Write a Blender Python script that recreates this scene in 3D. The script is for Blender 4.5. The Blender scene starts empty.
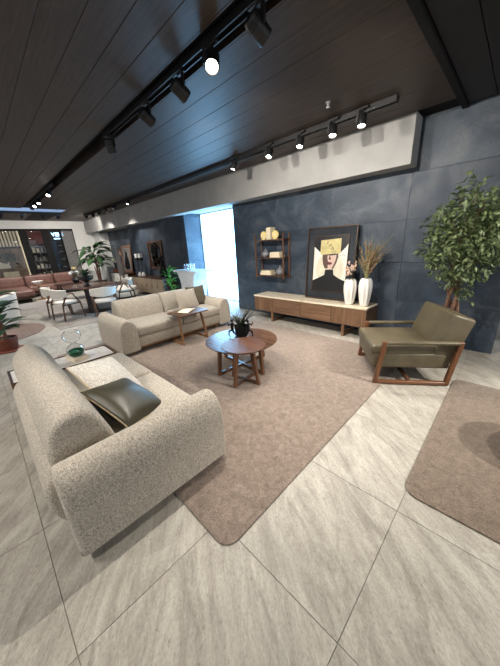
import bpy, bmesh, math, random
from mathutils import Vector, Matrix, Euler, noise
random.seed(7)
PI = math.pi
scn = bpy.context.scene
C = scn.collection

# ------------------------------------------------------------------ camera
cam_d = bpy.data.cameras.new('camera'); cam = bpy.data.objects.new('camera', cam_d); C.objects.link(cam)
cam_d.sensor_fit = 'VERTICAL'; cam_d.sensor_height = 36.0; cam_d.lens = 262.8 / 666 * 36.0
cam_d.clip_start = 0.02; cam_d.clip_end = 200
_R = ((0.71600, 0.18964, -0.67185), (0.69607, -0.26728, 0.66637), (-0.05320, -0.94477, -0.32338))
cam.matrix_world = Matrix(((_R[0][0], -_R[0][1], -_R[0][2], 0.0),
                           (_R[1][0], -_R[1][1], -_R[1][2], 0.0),
                           (_R[2][0], -_R[2][1], -_R[2][2], 1.6),
                           (0, 0, 0, 1)))
scn.camera = cam

# ------------------------------------------------------------------ world + exposure
wd = bpy.data.worlds.new('World'); scn.world = wd; wd.use_nodes = True
wd.node_tree.nodes['Background'].inputs[0].default_value = (0.93, 0.96, 1.0, 1)
wd.node_tree.nodes['Background'].inputs[1].default_value = 0.82
vs = scn.view_settings
vs.view_transform = 'Standard'; vs.look = 'None'; vs.gamma = 1.0; vs.use_curve_mapping = False
vs.exposure = 0.2
SPOT_W = 172.0          # watts of one track spotlight
WINDOW_E = 11.0          # glow of the frosted street window

# ------------------------------------------------------------------ materials
def srgb(r, g, b):
    f = lambda c: (c/255/12.92) if c/255 <= .04045 else ((c/255+.055)/1.055)**2.4
    return (f(r), f(g), f(b), 1.0)

class NT:
    def __init__(s, name):
        s.m = bpy.data.materials.new(name); s.m.use_nodes = True
        s.t = s.m.node_tree; s.n = s.t.nodes; s.b = s.n['Principled BSDF']
    def node(s, typ, **kw):
        n = s.n.new(typ)
        for k, v in kw.items(): setattr(n, k, v)
        return n
    def link(s, a, b): s.t.links.new(a, b)
    def coords(s, rnd=False, scale=(1, 1, 1), rot=(0, 0, 0)):
        tc = s.node('ShaderNodeTexCoord'); mp = s.node('ShaderNodeMapping')
        mp.inputs['Scale'].default_value = scale; mp.inputs['Rotation'].default_value = rot
        if rnd:
            oi = s.node('ShaderNodeObjectInfo'); cb = s.node('ShaderNodeVectorMath', operation='SCALE')
            cb.inputs[0].default_value = (37.0, 53.0, 19.0); s.link(oi.outputs['Random'], cb.inputs['Scale'])
            ad = s.node('ShaderNodeVectorMath', operation='ADD')
            s.link(tc.outputs['Object'], ad.inputs[0]); s.link(cb.outputs[0], ad.inputs[1])
            s.link(ad.outputs[0], mp.inputs['Vector'])
        else:
            s.link(tc.outputs['Object'], mp.inputs['Vector'])
        return mp.outputs[0]
    def noise(s, vec, scale, detail=4, rough=.6, dist=0):
        n = s.node('ShaderNodeTexNoise'); n.inputs['Scale'].default_value = scale
        n.inputs['Detail'].default_value = detail; n.inputs['Roughness'].default_value = rough
        n.inputs['Distortion'].default_value = dist
        if vec is not None: s.link(vec, n.inputs['Vector'])
        return n.outputs['Fac']
    def ramp(s, fac, stops):
        r = s.node('ShaderNodeValToRGB'); e = r.color_ramp.elements
        while len(e) < len(stops): e.new(.5)
        for i, (p, c) in enumerate(stops): e[i].position = p; e[i].color = c
        s.link(fac, r.inputs[0]); return r.outputs[0]
    def mix(s, fac, a, b, mode='MIX'):
        m = s.node('ShaderNodeMix', data_type='RGBA', blend_type=mode)
        if isinstance(fac, (int, float)): m.inputs[0].default_value = fac
        else: s.link(fac, m.inputs[0])
        for v, i in ((a, 6), (b, 7)):
            if isinstance(v, tuple): m.inputs[i].default_value = v
            else: s.link(v, m.inputs[i])
        return m.outputs[2]
    def bump(s, h, strength=.3, dist=.01):
        b = s.node('ShaderNodeBump'); b.inputs['Strength'].default_value = strength
        b.inputs['Distance'].default_value = dist
        s.link(h, b.inputs['Height']); s.link(b.outputs[0], s.b.inputs['Normal'])
    def done(s, col=None, rough=.5, spec=.5, metal=0):
        if col is not None:
            if isinstance(col, tuple): s.b.inputs['Base Color'].default_value = col
            else: s.link(col, s.b.inputs['Base Color'])
        if isinstance(rough, (int, float)): s.b.inputs['Roughness'].default_value = rough
        else: s.link(rough, s.b.inputs['Roughness'])
        s.b.inputs['Specular IOR Level'].default_value = spec
        s.b.inputs['Metallic'].default_value = metal
        return s.m

def plain(name, col, rough=.5, spec=.5, metal=0, var=.12, sc=8):
    t = NT(name); v = t.coords(); n = t.noise(v, sc, 3)
    dark = tuple(c*(1-var) for c in col[:3])+(1,); lite = tuple(min(1, c*(1+var)) for c in col[:3])+(1,)
    return t.done(t.ramp(n, [(.3, dark), (.7, lite)]), rough, spec, metal)

def wood(name, a, b, axis='x', rough=.4, rnd=True, fine=1.0, spec=.4):
    t = NT(name)
    sc = {'x': (1.2, 22, 22), 'y': (22, 1.2, 22), 'z': (22, 22, 1.2)}[axis]
    v = t.coords(rnd, scale=tuple(q*fine for q in sc))
    n1 = t.noise(v, 1.0, 6, .65, .6); n2 = t.noise(v, 5.0, 3, .6)
    c = t.ramp(n1, [(.28, a), (.72, b)])
    g = t.ramp(n2, [(.35, (.72, .72, .72, 1)), (.65, (1, 1, 1, 1))])
    col = t.mix(.6, c, g, 'MULTIPLY')
    t.bump(n2, .04, .001)
    return t.done(col, rough, spec)

def fabric(name, dark, lite, scale=160, bump=.6, rough=.95, big=.15):
    t = NT(name); v = t.coords()
    n = t.noise(v, scale, 3, .7); n2 = t.noise(v, scale*.35, 2, .6); n3 = t.noise(v, 3, 2)
    c = t.ramp(n, [(.38, dark), (.58, lite)])
    c = t.mix(.22, c, t.ramp(n2, [(.35, dark), (.6, lite)]))
    c = t.mix(big, c, t.ramp(n3, [(.35, (.6, .6, .6, 1)), (.65, (1, 1, 1, 1))]), 'MULTIPLY')
    t.bump(t.mix(.5, n, n2), bump, .006)
    m = t.done(c, rough, .15)
    t.b.inputs['Sheen Weight'].default_value = .15
    return m

def slate_mat():
    t = NT('slate'); v = t.coords(True)
    a = t.noise(v, 1.6, 6, .62, .8); b = t.noise(v, 6, 5, .6, .4); f = t.noise(v, 40, 4, .6)
    c = t.ramp(a, [(.25, srgb(31, 41, 54)), (.48, srgb(51, 63, 77)), (.78, srgb(94, 101, 108))])
    c = t.mix(.6, c, t.ramp(b, [(.3, (.5, .51, .54, 1)), (.7, (1, 1, 1, 1))]), 'MULTIPLY')
    c = t.mix(.6, c, t.ramp(f, [(.32, (.55, .55, .57, 1)), (.62, (1.0, 1.0, 1.0, 1))]), 'MULTIPLY')
    c = t.mix(.8, c, (1.35, 1.33, 1.3, 1), 'MULTIPLY')
    oi = t.node('ShaderNodeObjectInfo')
    c = t.mix(.5, c, t.ramp(oi.outputs['Random'], [(0, (.70, .72, .76, 1)), (1, (1.0, 1.0, 1.0, 1))]), 'MULTIPLY')
    t.bump(t.mix(.35, b, f), .35, .01)
    return t.done(c, t.ramp(b, [(.3, (.42,)*3+(1,)), (.7, (.6,)*3+(1,))]), .4)

def tile_mat():
    t = NT('stone_tile'); v = t.coords(True, rot=(0, 0, math.radians(38)))
    def aniso(a, b):
        mp = t.node('ShaderNodeMapping'); mp.inputs['Scale'].default_value = (a, b, 1); t.link(v, mp.inputs['Vector']); return mp.outputs[0]
    flow = t.noise(aniso(1.1, 3.6), 1.6, 9, .68, 1.6)
    vein = t.noise(aniso(.8, 4.5), 1.3, 7, .6, 2.2)
    cl = t.noise(v, 1.7, 5, .6, .8); gr = t.noise(aniso(60, 110), 1.0, 5, .75); sp = t.noise(aniso(45, 80), 1.0, 2, .5)
    c = t.ramp(flow, [(.28, srgb(138, 133, 124)), (.5, srgb(172, 167, 157)), (.72, srgb(195, 191, 181))])
    c = t.mix(.5, c, t.ramp(vein, [(.455, (1, 1, 1, 1)), (.495, (.70, .70, .69, 1)), (.515, (.78, .78, .77, 1)), (.56, (1, 1, 1, 1))]), 'MULTIPLY')
    c = t.mix(.5, c, t.ramp(cl, [(.3, (.74, .74, .73, 1)), (.65, (1, 1, 1, 1))]), 'MULTIPLY')
    c = t.mix(.75, c, t.ramp(gr, [(.34, (.66, .66, .65, 1)), (.58, (1, 1, 1, 1))]), 'MULTIPLY')
    c = t.mix(.6, c, t.ramp(sp, [(.27, (.5, .5, .49, 1)), (.36, (1, 1, 1, 1))]), 'MULTIPLY')
    t.bump(gr, .2, .003)
    return t.done(c, t.ramp(flow, [(.3, (.46,)*3+(1,)), (.7, (.62,)*3+(1,))]), .42)

def ceiling_mat(name, a, b):
    t = NT(name); v = t.coords(True, scale=(1.0, 1, 1)); 
    mp = t.node('ShaderNodeMapping'); mp.inputs['Scale'].default_value = (2, 40, 1); t.link(v, mp.inputs['Vector'])
    n = t.noise(mp.outputs[0], 1.5, 5, .6, .3); n2 = t.noise(v, 14, 4, .6)
    c = t.ramp(n, [(.3, a), (.7, b)])
    c = t.mix(.3, c, t.ramp(n2, [(.35, (.7, .7, .7, 1)), (.6, (1, 1, 1, 1))]), 'MULTIPLY')
    t.bump(n, .15, .003)
    return t.done(c, .5, .3)

def rug_mat(name, d, l):
    t = NT(name); v = t.coords()
    n = t.noise(v, 150, 2, .6); a = t.noise(v, 20, 6, .75, .8); a2 = t.noise(v, 2.2, 3, .6)
    c = t.ramp(a, [(.3, d), (.66, l)])
    c = t.mix(.35, c, t.ramp(a2, [(.3, (.78, .78, .78, 1)), (.65, (1, 1, 1, 1))]), 'MULTIPLY')
    c = t.mix(.7, c, t.ramp(n, [(.34, (.45, .45, .45, 1)), (.6, (1, 1, 1, 1))]), 'MULTIPLY')
    t.bump(n, .8, .01)
    m = t.done(c, 1.0, .05); t.b.inputs['Sheen Weight'].default_value = .2
    return m

def marble(name, a=(236, 232, 226), b=(196, 190, 184)):
    t = NT(name); v = t.coords(); n = t.noise(v, 4, 6, .7, 1.8)
    return t.done(t.ramp(n, [(.36, srgb(*b)), (.47, srgb(*a)), (.8, srgb(*a))]), .25, .5)

def leather(name, a, b):
    t = NT(name); v = t.coords(); n = t.noise(v, 6, 4); f = t.noise(v, 220, 2)
    t.bump(f, .18, .002)
    return t.done(t.ramp(n, [(.3, a), (.7, b)]), .42, .45)

def emit(name, col, s):
    t = NT(name); t.b.inputs['Base Color'].default_value = col
    t.b.inputs['Emission Color'].default_value = col; t.b.inputs['Emission Strength'].default_value = s
    return t.m

def glass(name, col=(1, 1, 1, 1), rough=0.0):
    t = NT(name); t.b.inputs['Base Color'].default_value = col; t.b.inputs['Roughness'].default_value = rough
    t.b.inputs['Transmission Weight'].default_value = 1.0; t.b.inputs['IOR'].default_value = 1.45
    return t.m

def leaf_mat(name, a, b):
    t = NT(name); v = t.coords(); n = t.noise(v, 11, 3, .6)
    m = t.done(t.ramp(n, [(.3, a), (.7, b)]), .42, .4)
    return m

M = {}
M['tile'] = tile_mat(); M['grout'] = plain('grout', srgb(120, 116, 110), .9)
M['slate'] = slate_mat(); M['slate_joint'] = plain('slate_joint', srgb(52, 58, 68), .8)
M['ceil'] = ceiling_mat('ceiling_plank', srgb(53, 44, 39), srgb(73, 62, 56))
M['ceil_unlit'] = ceiling_mat('ceiling_plank_unlit', srgb(30, 27, 26), srgb(42, 38, 36))  # plank colour darkened to stand for the unlit part of the ceiling
M['plaster'] = plain('plaster', srgb(156, 155, 153), .85, .3, var=.08, sc=3)
M['white_wall'] = plain('white_wall', srgb(205, 205, 203), .85, .3, var=.04, sc=3)
M['black'] = plain('black_metal', srgb(18, 18, 19), .45, .5)
M['matte_black'] = plain('matte_black', srgb(14, 14, 15), .8, .3)
M['boucle'] = fabric('boucle', srgb(78, 71, 62), srgb(214, 205, 190), 220, 1.0, big=.08)
M['boucle_far'] = fabric('boucle_stripe', srgb(100, 94, 84), srgb(198, 189, 175), 170, .9, big=.08)
M['cream_knit'] = fabric('cream_knit', srgb(150, 144, 134), srgb(228, 224, 216), 150, .8)
M['sofa_plinth'] = plain('dark_plinth', srgb(44, 38, 33), .6)
M['walnut'] = wood('walnut', srgb(60, 42, 32), srgb(106, 76, 57), 'x', .22)
M['walnut_y'] = wood('walnut_y', srgb(60, 42, 32), srgb(106, 76, 57), 'y')
M['walnut_z'] = wood('walnut_z', srgb(72, 48, 34), srgb(120, 84, 60), 'z')
M['console_wood'] = wood('console_wood', srgb(84, 62, 46), srgb(138, 106, 82), 'x', .45)
M['console_wood_z'] = wood('console_wood_upright', srgb(80, 58, 42), srgb(138, 106, 80), 'z', .45)
M['oak'] = wood('oak', srgb(112, 78, 50), srgb(154, 112, 76), 'z', .45)
M['pale_wood'] = wood('pale_wood', srgb(166, 144, 118), srgb(204, 184, 158), 'z', .5)
M['olive'] = leather('olive_leather', srgb(74, 67, 51), srgb(92, 84, 65))
M['olive_dark'] = leather('olive_leather_dark', srgb(50, 48, 36), srgb(66, 63, 48))
M['brown_cushion'] = fabric('brown_cushion', srgb(62, 58, 48), srgb(98, 92, 78), 140, .5)
M['piping'] = plain('piping', srgb(176, 160, 130), .7)
M['rug'] = rug_mat('rug_taupe', srgb(117, 103, 92), srgb(161, 145, 133))
M['rug2'] = rug_mat('rug_brown', srgb(108, 95, 83), srgb(146, 131, 117))
M['rug_grey'] = rug_mat('rug_grey', srgb(150, 142, 134), srgb(190, 182, 174))
M['rug_round'] = rug_mat('rug_round', srgb(112, 92, 82), srgb(150, 128, 116))
M['travertine'] = marble('travertine', (224, 212, 190), (200, 184, 158))
M['marble'] = marble('marble')
M['ceramic'] = plain('white_ceramic', srgb(232, 230, 224), .3, .5, var=.03)
M['white_shell'] = plain('white_upholstery', srgb(222, 218, 210), .7, .3, var=.04)
M['grey_cer'] = plain('grey_ceramic', srgb(126, 128, 132), .35, .5)
M['paper'] = plain('cream_paper', srgb(226, 214, 186), .7, .3, var=.06)
M['sunflower'] = plain('yellow_disc', srgb(234, 214, 140), .6)
M['leaf'] = leaf_mat('leaf_green', srgb(26, 50, 30), srgb(62, 98, 56))
M['leaf_ficus'] = leaf_mat('leaf_ficus', srgb(40, 56, 32), srgb(124, 140, 94))
M['leaf_light'] = leaf_mat('leaf_light', srgb(70, 140, 60), srgb(120, 190, 90))
M['leaf_dark'] = leaf_mat('leaf_dark', srgb(24, 32, 24), srgb(52, 60, 44))
M['dry'] = plain('dry_grass', srgb(138, 136, 88), .8, var=.3, sc=20)
M['dry_head'] = plain('dry_seed', srgb(132, 108, 84), .9, var=.35, sc=30)
M['blossom'] = plain('blossom', srgb(226, 196, 176), .8, var=.2, sc=30)
M['bark'] = plain('bark', srgb(124, 92, 74), .9, var=.3, sc=30)
M['terracotta'] = plain('terracotta', srgb(120, 66, 48), .7)
M['soil'] = plain('soil', srgb(48, 36, 28), 1)
M['rust'] = leather('rust_leather', srgb(98, 70, 62), srgb(126, 93, 84))
M['print_cream'] = plain('print_cream', srgb(224, 220, 206), .5, var=.05)
M['print_black'] = plain('print_black', srgb(16, 15, 16), .4)
M['print_gold'] = plain('print_gold', srgb(184, 172, 120), .45, var=.2, sc=18)
M['print_skin'] = plain('print_skin', srgb(196, 170, 156), .5, var=.1)
M['print_skin_dark'] = plain('print_skin_dark', srgb(84, 64, 56), .5)
M['print_lip'] = plain('print_lip', srgb(96, 44, 42), .4)
M['print_disc'] = plain('print_disc', srgb(206, 200, 180), .5)
M['frame_dark'] = wood('frame_dark', srgb(40, 28, 21), srgb(76, 55, 40), 'z', .4)
M['frame_glass'] = plain('frame_backing', srgb(46, 49, 54), .12, .5)
M['mirror'] = plain('mirror', srgb(40, 40, 44), .05, .6, 1.0)
M['lens_on'] = emit('lamp_lens', (1.0, .92, .78, 1), 30.0)
M['lens_dim'] = plain('lamp_reflector', srgb(200, 200, 205), .2, .6, .6)
M['window'] = emit('window_daylight', (.30, .64, 1.0, 1), WINDOW_E)
M['led'] = emit('led_strip', (1.0, .85, .5, 1), 5.0)
M['well_glow'] = emit('well_glow', (.35, .58, 1.0, 1), 1.5)  # blue emission standing in for daylight in the ceiling well
M['sign'] = emit('sign_letters', (.45, .75, 1.0, 1), 5.0)
M['glass'] = glass('clear_glass'); M['glass_green'] = glass('green_glass', (.75, .95, .86, 1))
M['green_sand'] = plain('green_sand', srgb(20, 120, 80), .8)
M['shop_dark'] = plain('shop_dark', srgb(20, 19, 20), .7, var=.2)
M['shop_tan'] = plain('shop_tan', srgb(120, 98, 78), .8, var=.5, sc=1.5)
M['shop_red'] = plain('shop_red', srgb(84, 32, 28), .8, var=.3, sc=3)
M['slat'] = plain('metal_slat', srgb(150, 148, 146), .5, var=.1)
M['slat_cream'] = plain('cream_slat', srgb(214, 202, 172), .6)
M['concrete'] = plain('concrete_grey', srgb(120, 116, 112), .7, var=.15)
M['podium'] = marble('podium_stone', (226, 228, 230), (196, 198, 204))
M['brown_dark'] = wood('brown_panel', srgb(44, 28, 20), srgb(70, 46, 34), 'z')
M['table_wood'] = wood('table_wood', srgb(64, 44, 34), srgb(108, 78, 60), 'x', .24); M['table_wood2'] = wood('table_wood_red', srgb(70, 46, 36), srgb(116, 80, 62), 'x', .32)
M['chair_wood'] = wood('chair_wood', srgb(80, 52, 34), srgb(126, 84, 55), 'z', .35); M['chair_wood_y'] = wood('chair_wood_y', srgb(80, 52, 34), srgb(126, 84, 55), 'y', .35)
M['dark_top'] = wood('dining_top', srgb(70, 46, 38), srgb(112, 78, 64), 'x', .22)

# ------------------------------------------------------------------ geometry helpers
class B:
    """collects shapes into one mesh"""
    def __init__(s): s.bm = bmesh.new()
    def _merge(s, t, mat=None):
        if mat is not None: bmesh.ops.transform(t, matrix=mat, verts=t.verts)
        me = bpy.data.meshes.new('tmp'); t.to_mesh(me); t.free(); s.bm.from_mesh(me); bpy.data.meshes.remove(me)
        return s
    def box(s, x0, x1, y0, y1, z0, z1, bev=0, seg=2, mat=None):
        t = bmesh.new(); bmesh.ops.create_cube(t, size=1)
        for v in t.verts: v.co = Vector(((x0+x1)/2+v.co.x*(x1-x0), (y0+y1)/2+v.co.y*(y1-y0), (z0+z1)/2+v.co.z*(z1-z0)))
        if bev: bmesh.ops.bevel(t, geom=list(t.edges), offset=bev, segments=seg, profile=.5, affect='EDGES')
        return s._merge(t, mat)
    def loft(s, rings, cap=True, closed=True, mat=None):
        t = bmesh.new(); vr = [[t.verts.new(p) for p in r] for r in rings]; n = len(rings[0])
        for a, b in zip(vr, vr[1:]):
            for i in range(n if closed else n-1):
                j = (i+1) % n
                t.faces.new((a[i], a[j], b[j], b[i]))
        if cap and closed:
            t.faces.new(list(reversed(vr[0]))); t.faces.new(vr[-1])
        bmesh.ops.recalc_face_normals(t, faces=t.faces)
        return s._merge(t, mat)
    def tube(s, path, r, n=8, cap=True, mat=None):
        P = [Vector(p) for p in path]; rr = r if isinstance(r, (list, tuple)) else [r]*len(P)
        rings = []; up = None
        for i, p in enumerate(P):
            d = (P[min(i+1, len(P)-1)] - P[max(i-1, 0)]).normalized()
            if up is None: up = Vector((0, 0, 1)) if abs(d.z) < .9 else Vector((1, 0, 0))
            a = d.cross(up).normalized(); b = a.cross(d).normalized(); up = b
            rings.append([p + (a*math.cos(2*PI*k/n) + b*math.sin(2*PI*k/n))*rr[i] for k in range(n)])
        return s.loft(rings, cap, mat=mat)
    def bar(s, p0, p1, w, h=None, bev=.004, up=(0, 0, 1), mat=None):
        """rectangular bar from p0 to p1"""
        h = h or w; p0 = Vector(p0); p1 = Vector(p1); d = p1-p0; L = d.length; d.normalize()
        u = Vector(up)
        if abs(d.dot(u)) > .98: u = Vector((1, 0, 0))
        a = d.cross(u).normalized(); b = a.cross(d).normalized()
        m = Matrix(((a.x, b.x, d.x, p0.x), (a.y, b.y, d.y, p0.y), (a.z, b.z, d.z, p0.z), (0, 0, 0, 1)))
        if mat is not None: m = mat @ m
        return s.box(-w/2, w/2, -h/2, h/2, 0, L, bev, 1, m)
    def lathe(s, prof, c=(0, 0, 0), n=24, mat=None):
        rings = [[Vector((c[0]+r*math.cos(2*PI*k/n), c[1]+r*math.sin(2*PI*k/n), c[2]+z)) for k in range(n)] for r, z in prof]
        return s.loft(rings, True, mat=mat)
    def prism(s, poly, axis, a0, a1, mat=None, rnd=0.0, seg=4):
        """2-D outline extruded along an axis; rnd rounds the two end rims"""
        def pt(p, a): return {'x': Vector((a, p[0], p[1])), 'y': Vector((p[0], a, p[1])), 'z': Vector((p[0], p[1], a))}[axis]
        n = len(poly); ar = sum(poly[i][0]*poly[(i+1) % n][1]-poly[(i+1) % n][0]*poly[i][1] for i in range(n))
        sg = 1 if ar > 0 else -1
        nor = []
        for i in range(n):
            e0 = Vector(poly[i])-Vector(poly[i-1]); e1 = Vector(poly[(i+1) % n])-Vector(poly[i])
            m = (e0.normalized()+e1.normalized())
            if m.length < 1e-6: m = e1
            m.normalize(); nor.append(Vector((-m.y, m.x))*sg)
        def off(d): return [(poly[i][0]+nor[i].x*d, poly[i][1]+nor[i].y*d) for i in range(n)]
        st = []
        if rnd:
            for k in range(seg+1):
                a = PI/2*k/seg; st.append((a0+rnd*(1-math.sin(a)), rnd*(1-math.cos(a))))
            st = [(a0+rnd*(1-math.sin(PI/2*k/seg)), rnd*(1-math.cos(PI/2*k/seg))) for k in range(seg, -1, -1)]
            st2 = [(a1-rnd*(1-math.sin(PI/2*k/seg)), rnd*(1-math.cos(PI/2*k/seg))) for k in range(0, seg+1)]
            # k=seg -> rim face (a0, inset rnd)
            st = [(a0+rnd*(1-math.cos(PI/2*k/seg)), rnd*(1-math.sin(PI/2*k/seg))) for k in range(seg+1)]
            st2 = [(a1-rnd*(1-math.cos(PI/2*k/seg)), rnd*(1-math.sin(PI/2*k/seg))) for k in range(seg, -1, -1)]
            st = st+st2
        else: st = [(a0, 0), (a1, 0)]
        return s.loft([[pt(p, a) for p in off(d)] for a, d in st], True, mat=mat)
    def grid(s, fn, nu, nv, mat=None):
        t = bmesh.new(); V = [[t.verts.new(fn(i/nu, j/nv)) for j in range(nv+1)] for i in range(nu+1)]
        for i in range(nu):
            for j in range(nv): t.faces.new((V[i][j], V[i+1][j], V[i+1][j+1], V[i][j+1]))
        return s._merge(t, mat)
    def pillow(s, w, h, th, n=16, mat=None):
        for sg in (1, -1):
            def f(a, b):
                u, v = 2*a-1, 2*b-1
                t = th/2*(max(0, (1-u*u)*(1-v*v)))**.42
                return Vector((u*w/2*(1-.07*(1-v*v)), v*h/2*(1-.07*(1-u*u)), sg*t))
            s.grid(f, n, n, mat)
        bmesh.ops.remove_doubles(s.bm, verts=s.bm.verts, dist=1e-5)
        bmesh.ops.recalc_face_normals(s.bm, faces=s.bm.faces)
        return s
    def rough(s, amp, sc, seed=0):
        s.bm.normal_update()
        for v in s.bm.verts:
            v.co += v.normal*amp*noise.noise(v.co*sc+Vector((seed, seed*2, 0)))
        return s
    def mesh(s, name):
        me = bpy.data.meshes.new(name); bmesh.ops.recalc_face_normals(s.bm, faces=s.bm.faces); s.bm.to_mesh(me); s.bm.free(); return me
    def obj(s, name, mat, parent=None, smooth=True, loc=None, rot=None, angle=40):
        me = s.mesh(name); return link(name, me, mat, parent, smooth, loc, rot, angle)

def link(name, me, mat, parent=None, smooth=True, loc=None, rot=None, angle=40):
    if mat is not None and not me.materials: me.materials.append(M[mat] if isinstance(mat, str) else mat)
    if smooth and len(me.polygons):
        me.polygons.foreach_set('use_smooth', [True]*len(me.polygons))
        me.set_sharp_from_angle(angle=math.radians(angle))
    o = bpy.data.objects.new(name, me); C.objects.link(o)
    if parent is not None: o.parent = parent
    if loc is not None: o.location = loc
    if rot is not None: o.rotation_euler = rot
    return o

def share(name, me, parent=None, loc=(0, 0, 0), rot=(0, 0, 0), scale=(1, 1, 1)):
    o = bpy.data.objects.new(name, me); C.objects.link(o); o.parent = parent
    o.location = loc; o.rotation_euler = rot; o.scale = scale
    return o

def tag(o, label, cat, group=None):
    o['label'] = label; o['category'] = cat
    if group: o['group'] = group
    return o

def thing(name, label, cat, loc=(0, 0, 0), rz=0.0, group=None):
    o = bpy.data.objects.new(name, None); C.objects.link(o); o.empty_display_size = .1
    o.location = loc; o.rotation_euler = (0, 0, rz)
    return tag(o, label, cat, group)

def struct(o):
    o['kind'] = 'structure'; return o

def copy_tree(o, parent=None):
    c = o.copy(); C.objects.link(c); c.parent = parent
    for ch in list(o.children): copy_tree(ch, c)
    return c

def TM(loc=(0, 0, 0), rot=(0, 0, 0)):
    return Matrix.Translation(loc) @ Euler(rot).to_matrix().to_4x4()

def rrect(x0, x1, y0, y1, r, seg=6):
    out = []
    for cx, cy, a0 in ((x1-r, y1-r, 0), (x0+r, y1-r, PI/2), (x0+r, y0+r, PI), (x1-r, y0+r, 3*PI/2)):
        for k in range(seg+1):
            a = a0+PI/2*k/seg; out.append((cx+r*math.cos(a), cy+r*math.sin(a)))
    return out

def smooth_poly(pts, it=2):
    for _ in range(it):
        q = []
        for i in range(len(pts)):
            a, b = pts[i], pts[(i+1) % len(pts)]
            q += [(a[0]*.75+b[0]*.25, a[1]*.75+b[1]*.25), (a[0]*.25+b[0]*.75, a[1]*.25+b[1]*.75)]
        pts = q
    return pts

# ================================================================== THE SETTING
CZ = 3.0      # ceiling height
WY = 4.58     # face of the slate wall
# ---- floor: slab with stone tiles laid on it
floor = struct(B().box(-15.2, 4, -6, WY+.02, -.12, -.004).box(0, 4, WY+.02, 7, -.12, -.004).box(-7.1, -4.9, WY+.02, 5.3, -.12, -.004)
               .box(-15.2, -11.0, WY+.02, 5.0, -.12, -.004).obj('floor', 'grout', smooth=False))
TP = .77
tile_me = B().box(-TP/2+.0012, TP/2-.0012, -TP/2+.0012, TP/2-.0012, -.012, 0, .0012, 1).mesh('tile'); tile_me.materials.append(M['tile'])
for i in range(-18, 5):
    for j in range(-3, 7):
        x, y = -1.0+TP*(i+.5), -.13+TP*(j+.5)
        share('tile', tile_me, floor, (x, y, 0), (0, 0, random.choice((0, PI))))

# ---- back wall with slate panels
def panels(wall, cols, rows, plane, at):
    for a, b in zip(cols, cols[1:]):
        for c, d in zip(rows, rows[1:]):
            g = .001; lo, hi = min(a, b)+g, max(a, b)-g; h = (d-c)/2-g; w = (hi-lo)/2
            if plane == 'y':
                o = B().box(-w, w, 0, .02, -h, h, .0015, 1).obj('slate_panel', 'slate', wall, False, ((lo+hi)/2, at+random.uniform(-.0012, .0012), (c+d)/2))
            else:
                s = 1 if plane == '+x' else -1
                o = B().box(-.01, .01, -w, w, -h, h, .0015, 1).obj('slate_panel', 'slate', wall, False, (at-s*.01, (lo+hi)/2, (c+d)/2))
rows = [0, .6, 1.2, 1.8, 2.4, 3.0, 3.6]
wb = struct(B().box(-4.95, 0, WY+.02, 4.95, 0, 3.6).box(-11.03, -7.07, WY+.02, 4.93, 0, CZ+.02).box(-7.27, -7.07, 4.93, 5.3, 0, CZ+.02).box(-4.95, -4.75, 4.95, 5.3, 0, CZ+.02)
            .box(-15.4, -11.03, 4.97, 5.15, 0, CZ+.02).obj('wall_back', 'slate_joint', smooth=False))
panels(wb, [0, -1.25, -2.46, -3.68, -4.97], rows, 'y', WY)
panels(wb, [-7.05, -8.27, -9.49, -10.7, -11.05], rows[:5]+[2.5], 'y', WY)
panels(wb, [WY, 5.18], rows[:5]+[2.5], '+x', -7.05)
panels(wb, [WY, 5.18], rows[:5]+[2.5], '-x', -4.97)
panels(wb, [4.60, 4.95], rows[:5]+[2.5], '-x', -11.05)
panels(wb, [-11.07, -12.29, -13.5, -14.35], rows[:5]+[2.5], 'y', 4.95)
struct(B().box(-15.2, -14.35, WY, 4.97, 0, 2.45, .004, 1).obj('wall_pier', 'white_wall', smooth=False))
# soffit
sof = struct(B().box(-15.2, -1.2, 4.25, WY-.05, 2.45, CZ+.01, .003, 1).box(-7.05, -4.97, WY-.06, 5.18, 2.5, CZ+.01).box(-15.2, -11.05, WY-.06, 4.95, 2.47, CZ+.01)
             .obj('trim_1', 'plaster', smooth=False))
B().box(-4.9, -1.26, WY-.04, WY-.015, 2.60, 2.61).obj('led_strip', 'led', sof, False)
# ---- bright frosted window in its niche
win = struct(B().box(-7.05, -4.97, 5.19, 5.21, 0, 2.5).obj('window_1', 'window', smooth=False))
B().box(-7.05, -7.02, 5.14, 5.20, 0, 2.5, .002, 1).box(-5.0, -4.97, 5.14, 5.20, 0, 2.5, .002, 1).box(-7.02, -5.0, 5.14, 5.2, 2.47, 2.5, .002, 1).box(-7.02, -5.0, 5.14, 5.2, 0, .03, .002, 1).obj('window_frame', 'white_wall', win, False)

# ---- ceiling: backing, planks, slot for the track, light well
ceil = struct(B().box(-11.3, -.7, -6, -1.2, CZ, CZ+.2).box(-15.4, -12.6, -6, -1.2, CZ, CZ+.2).box(-11.3, -.7, -1.2, 1.52, CZ+.022, CZ+.2).box(-15.4, -12.6, -1.2, 1.78, CZ+.022, CZ+.2).box(-11.3, -10.6, 1.52, 1.78, CZ+.022, CZ+.2).box(-11.3, -.7, 1.78, 5.2, CZ+.022, CZ+.2)
              .box(-15.4, -11.3, 2.74, 5.2, CZ+.002, CZ+.2).box(-15.4, -12.6, 1.78, 2.74, CZ+.002, CZ+.2)
              .box(-10.6, -.7, 1.5, 1.8, CZ+.16, CZ+.25).box(-.7, 4, -6, 7, CZ+.022, CZ+.2).obj('ceiling', 'matte_black', smooth=False))
def plank(y0, y1, x0=-11.3, x1=-.8, m='ceil'):
    B().box(x0-x1, 0, -(y1-y0)/2+.0012, (y1-y0)/2-.0012, 0, .02, .003, 1).obj('plank', m, ceil, False, (x1, (y0+y1)/2, CZ))
y = 1.525
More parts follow.
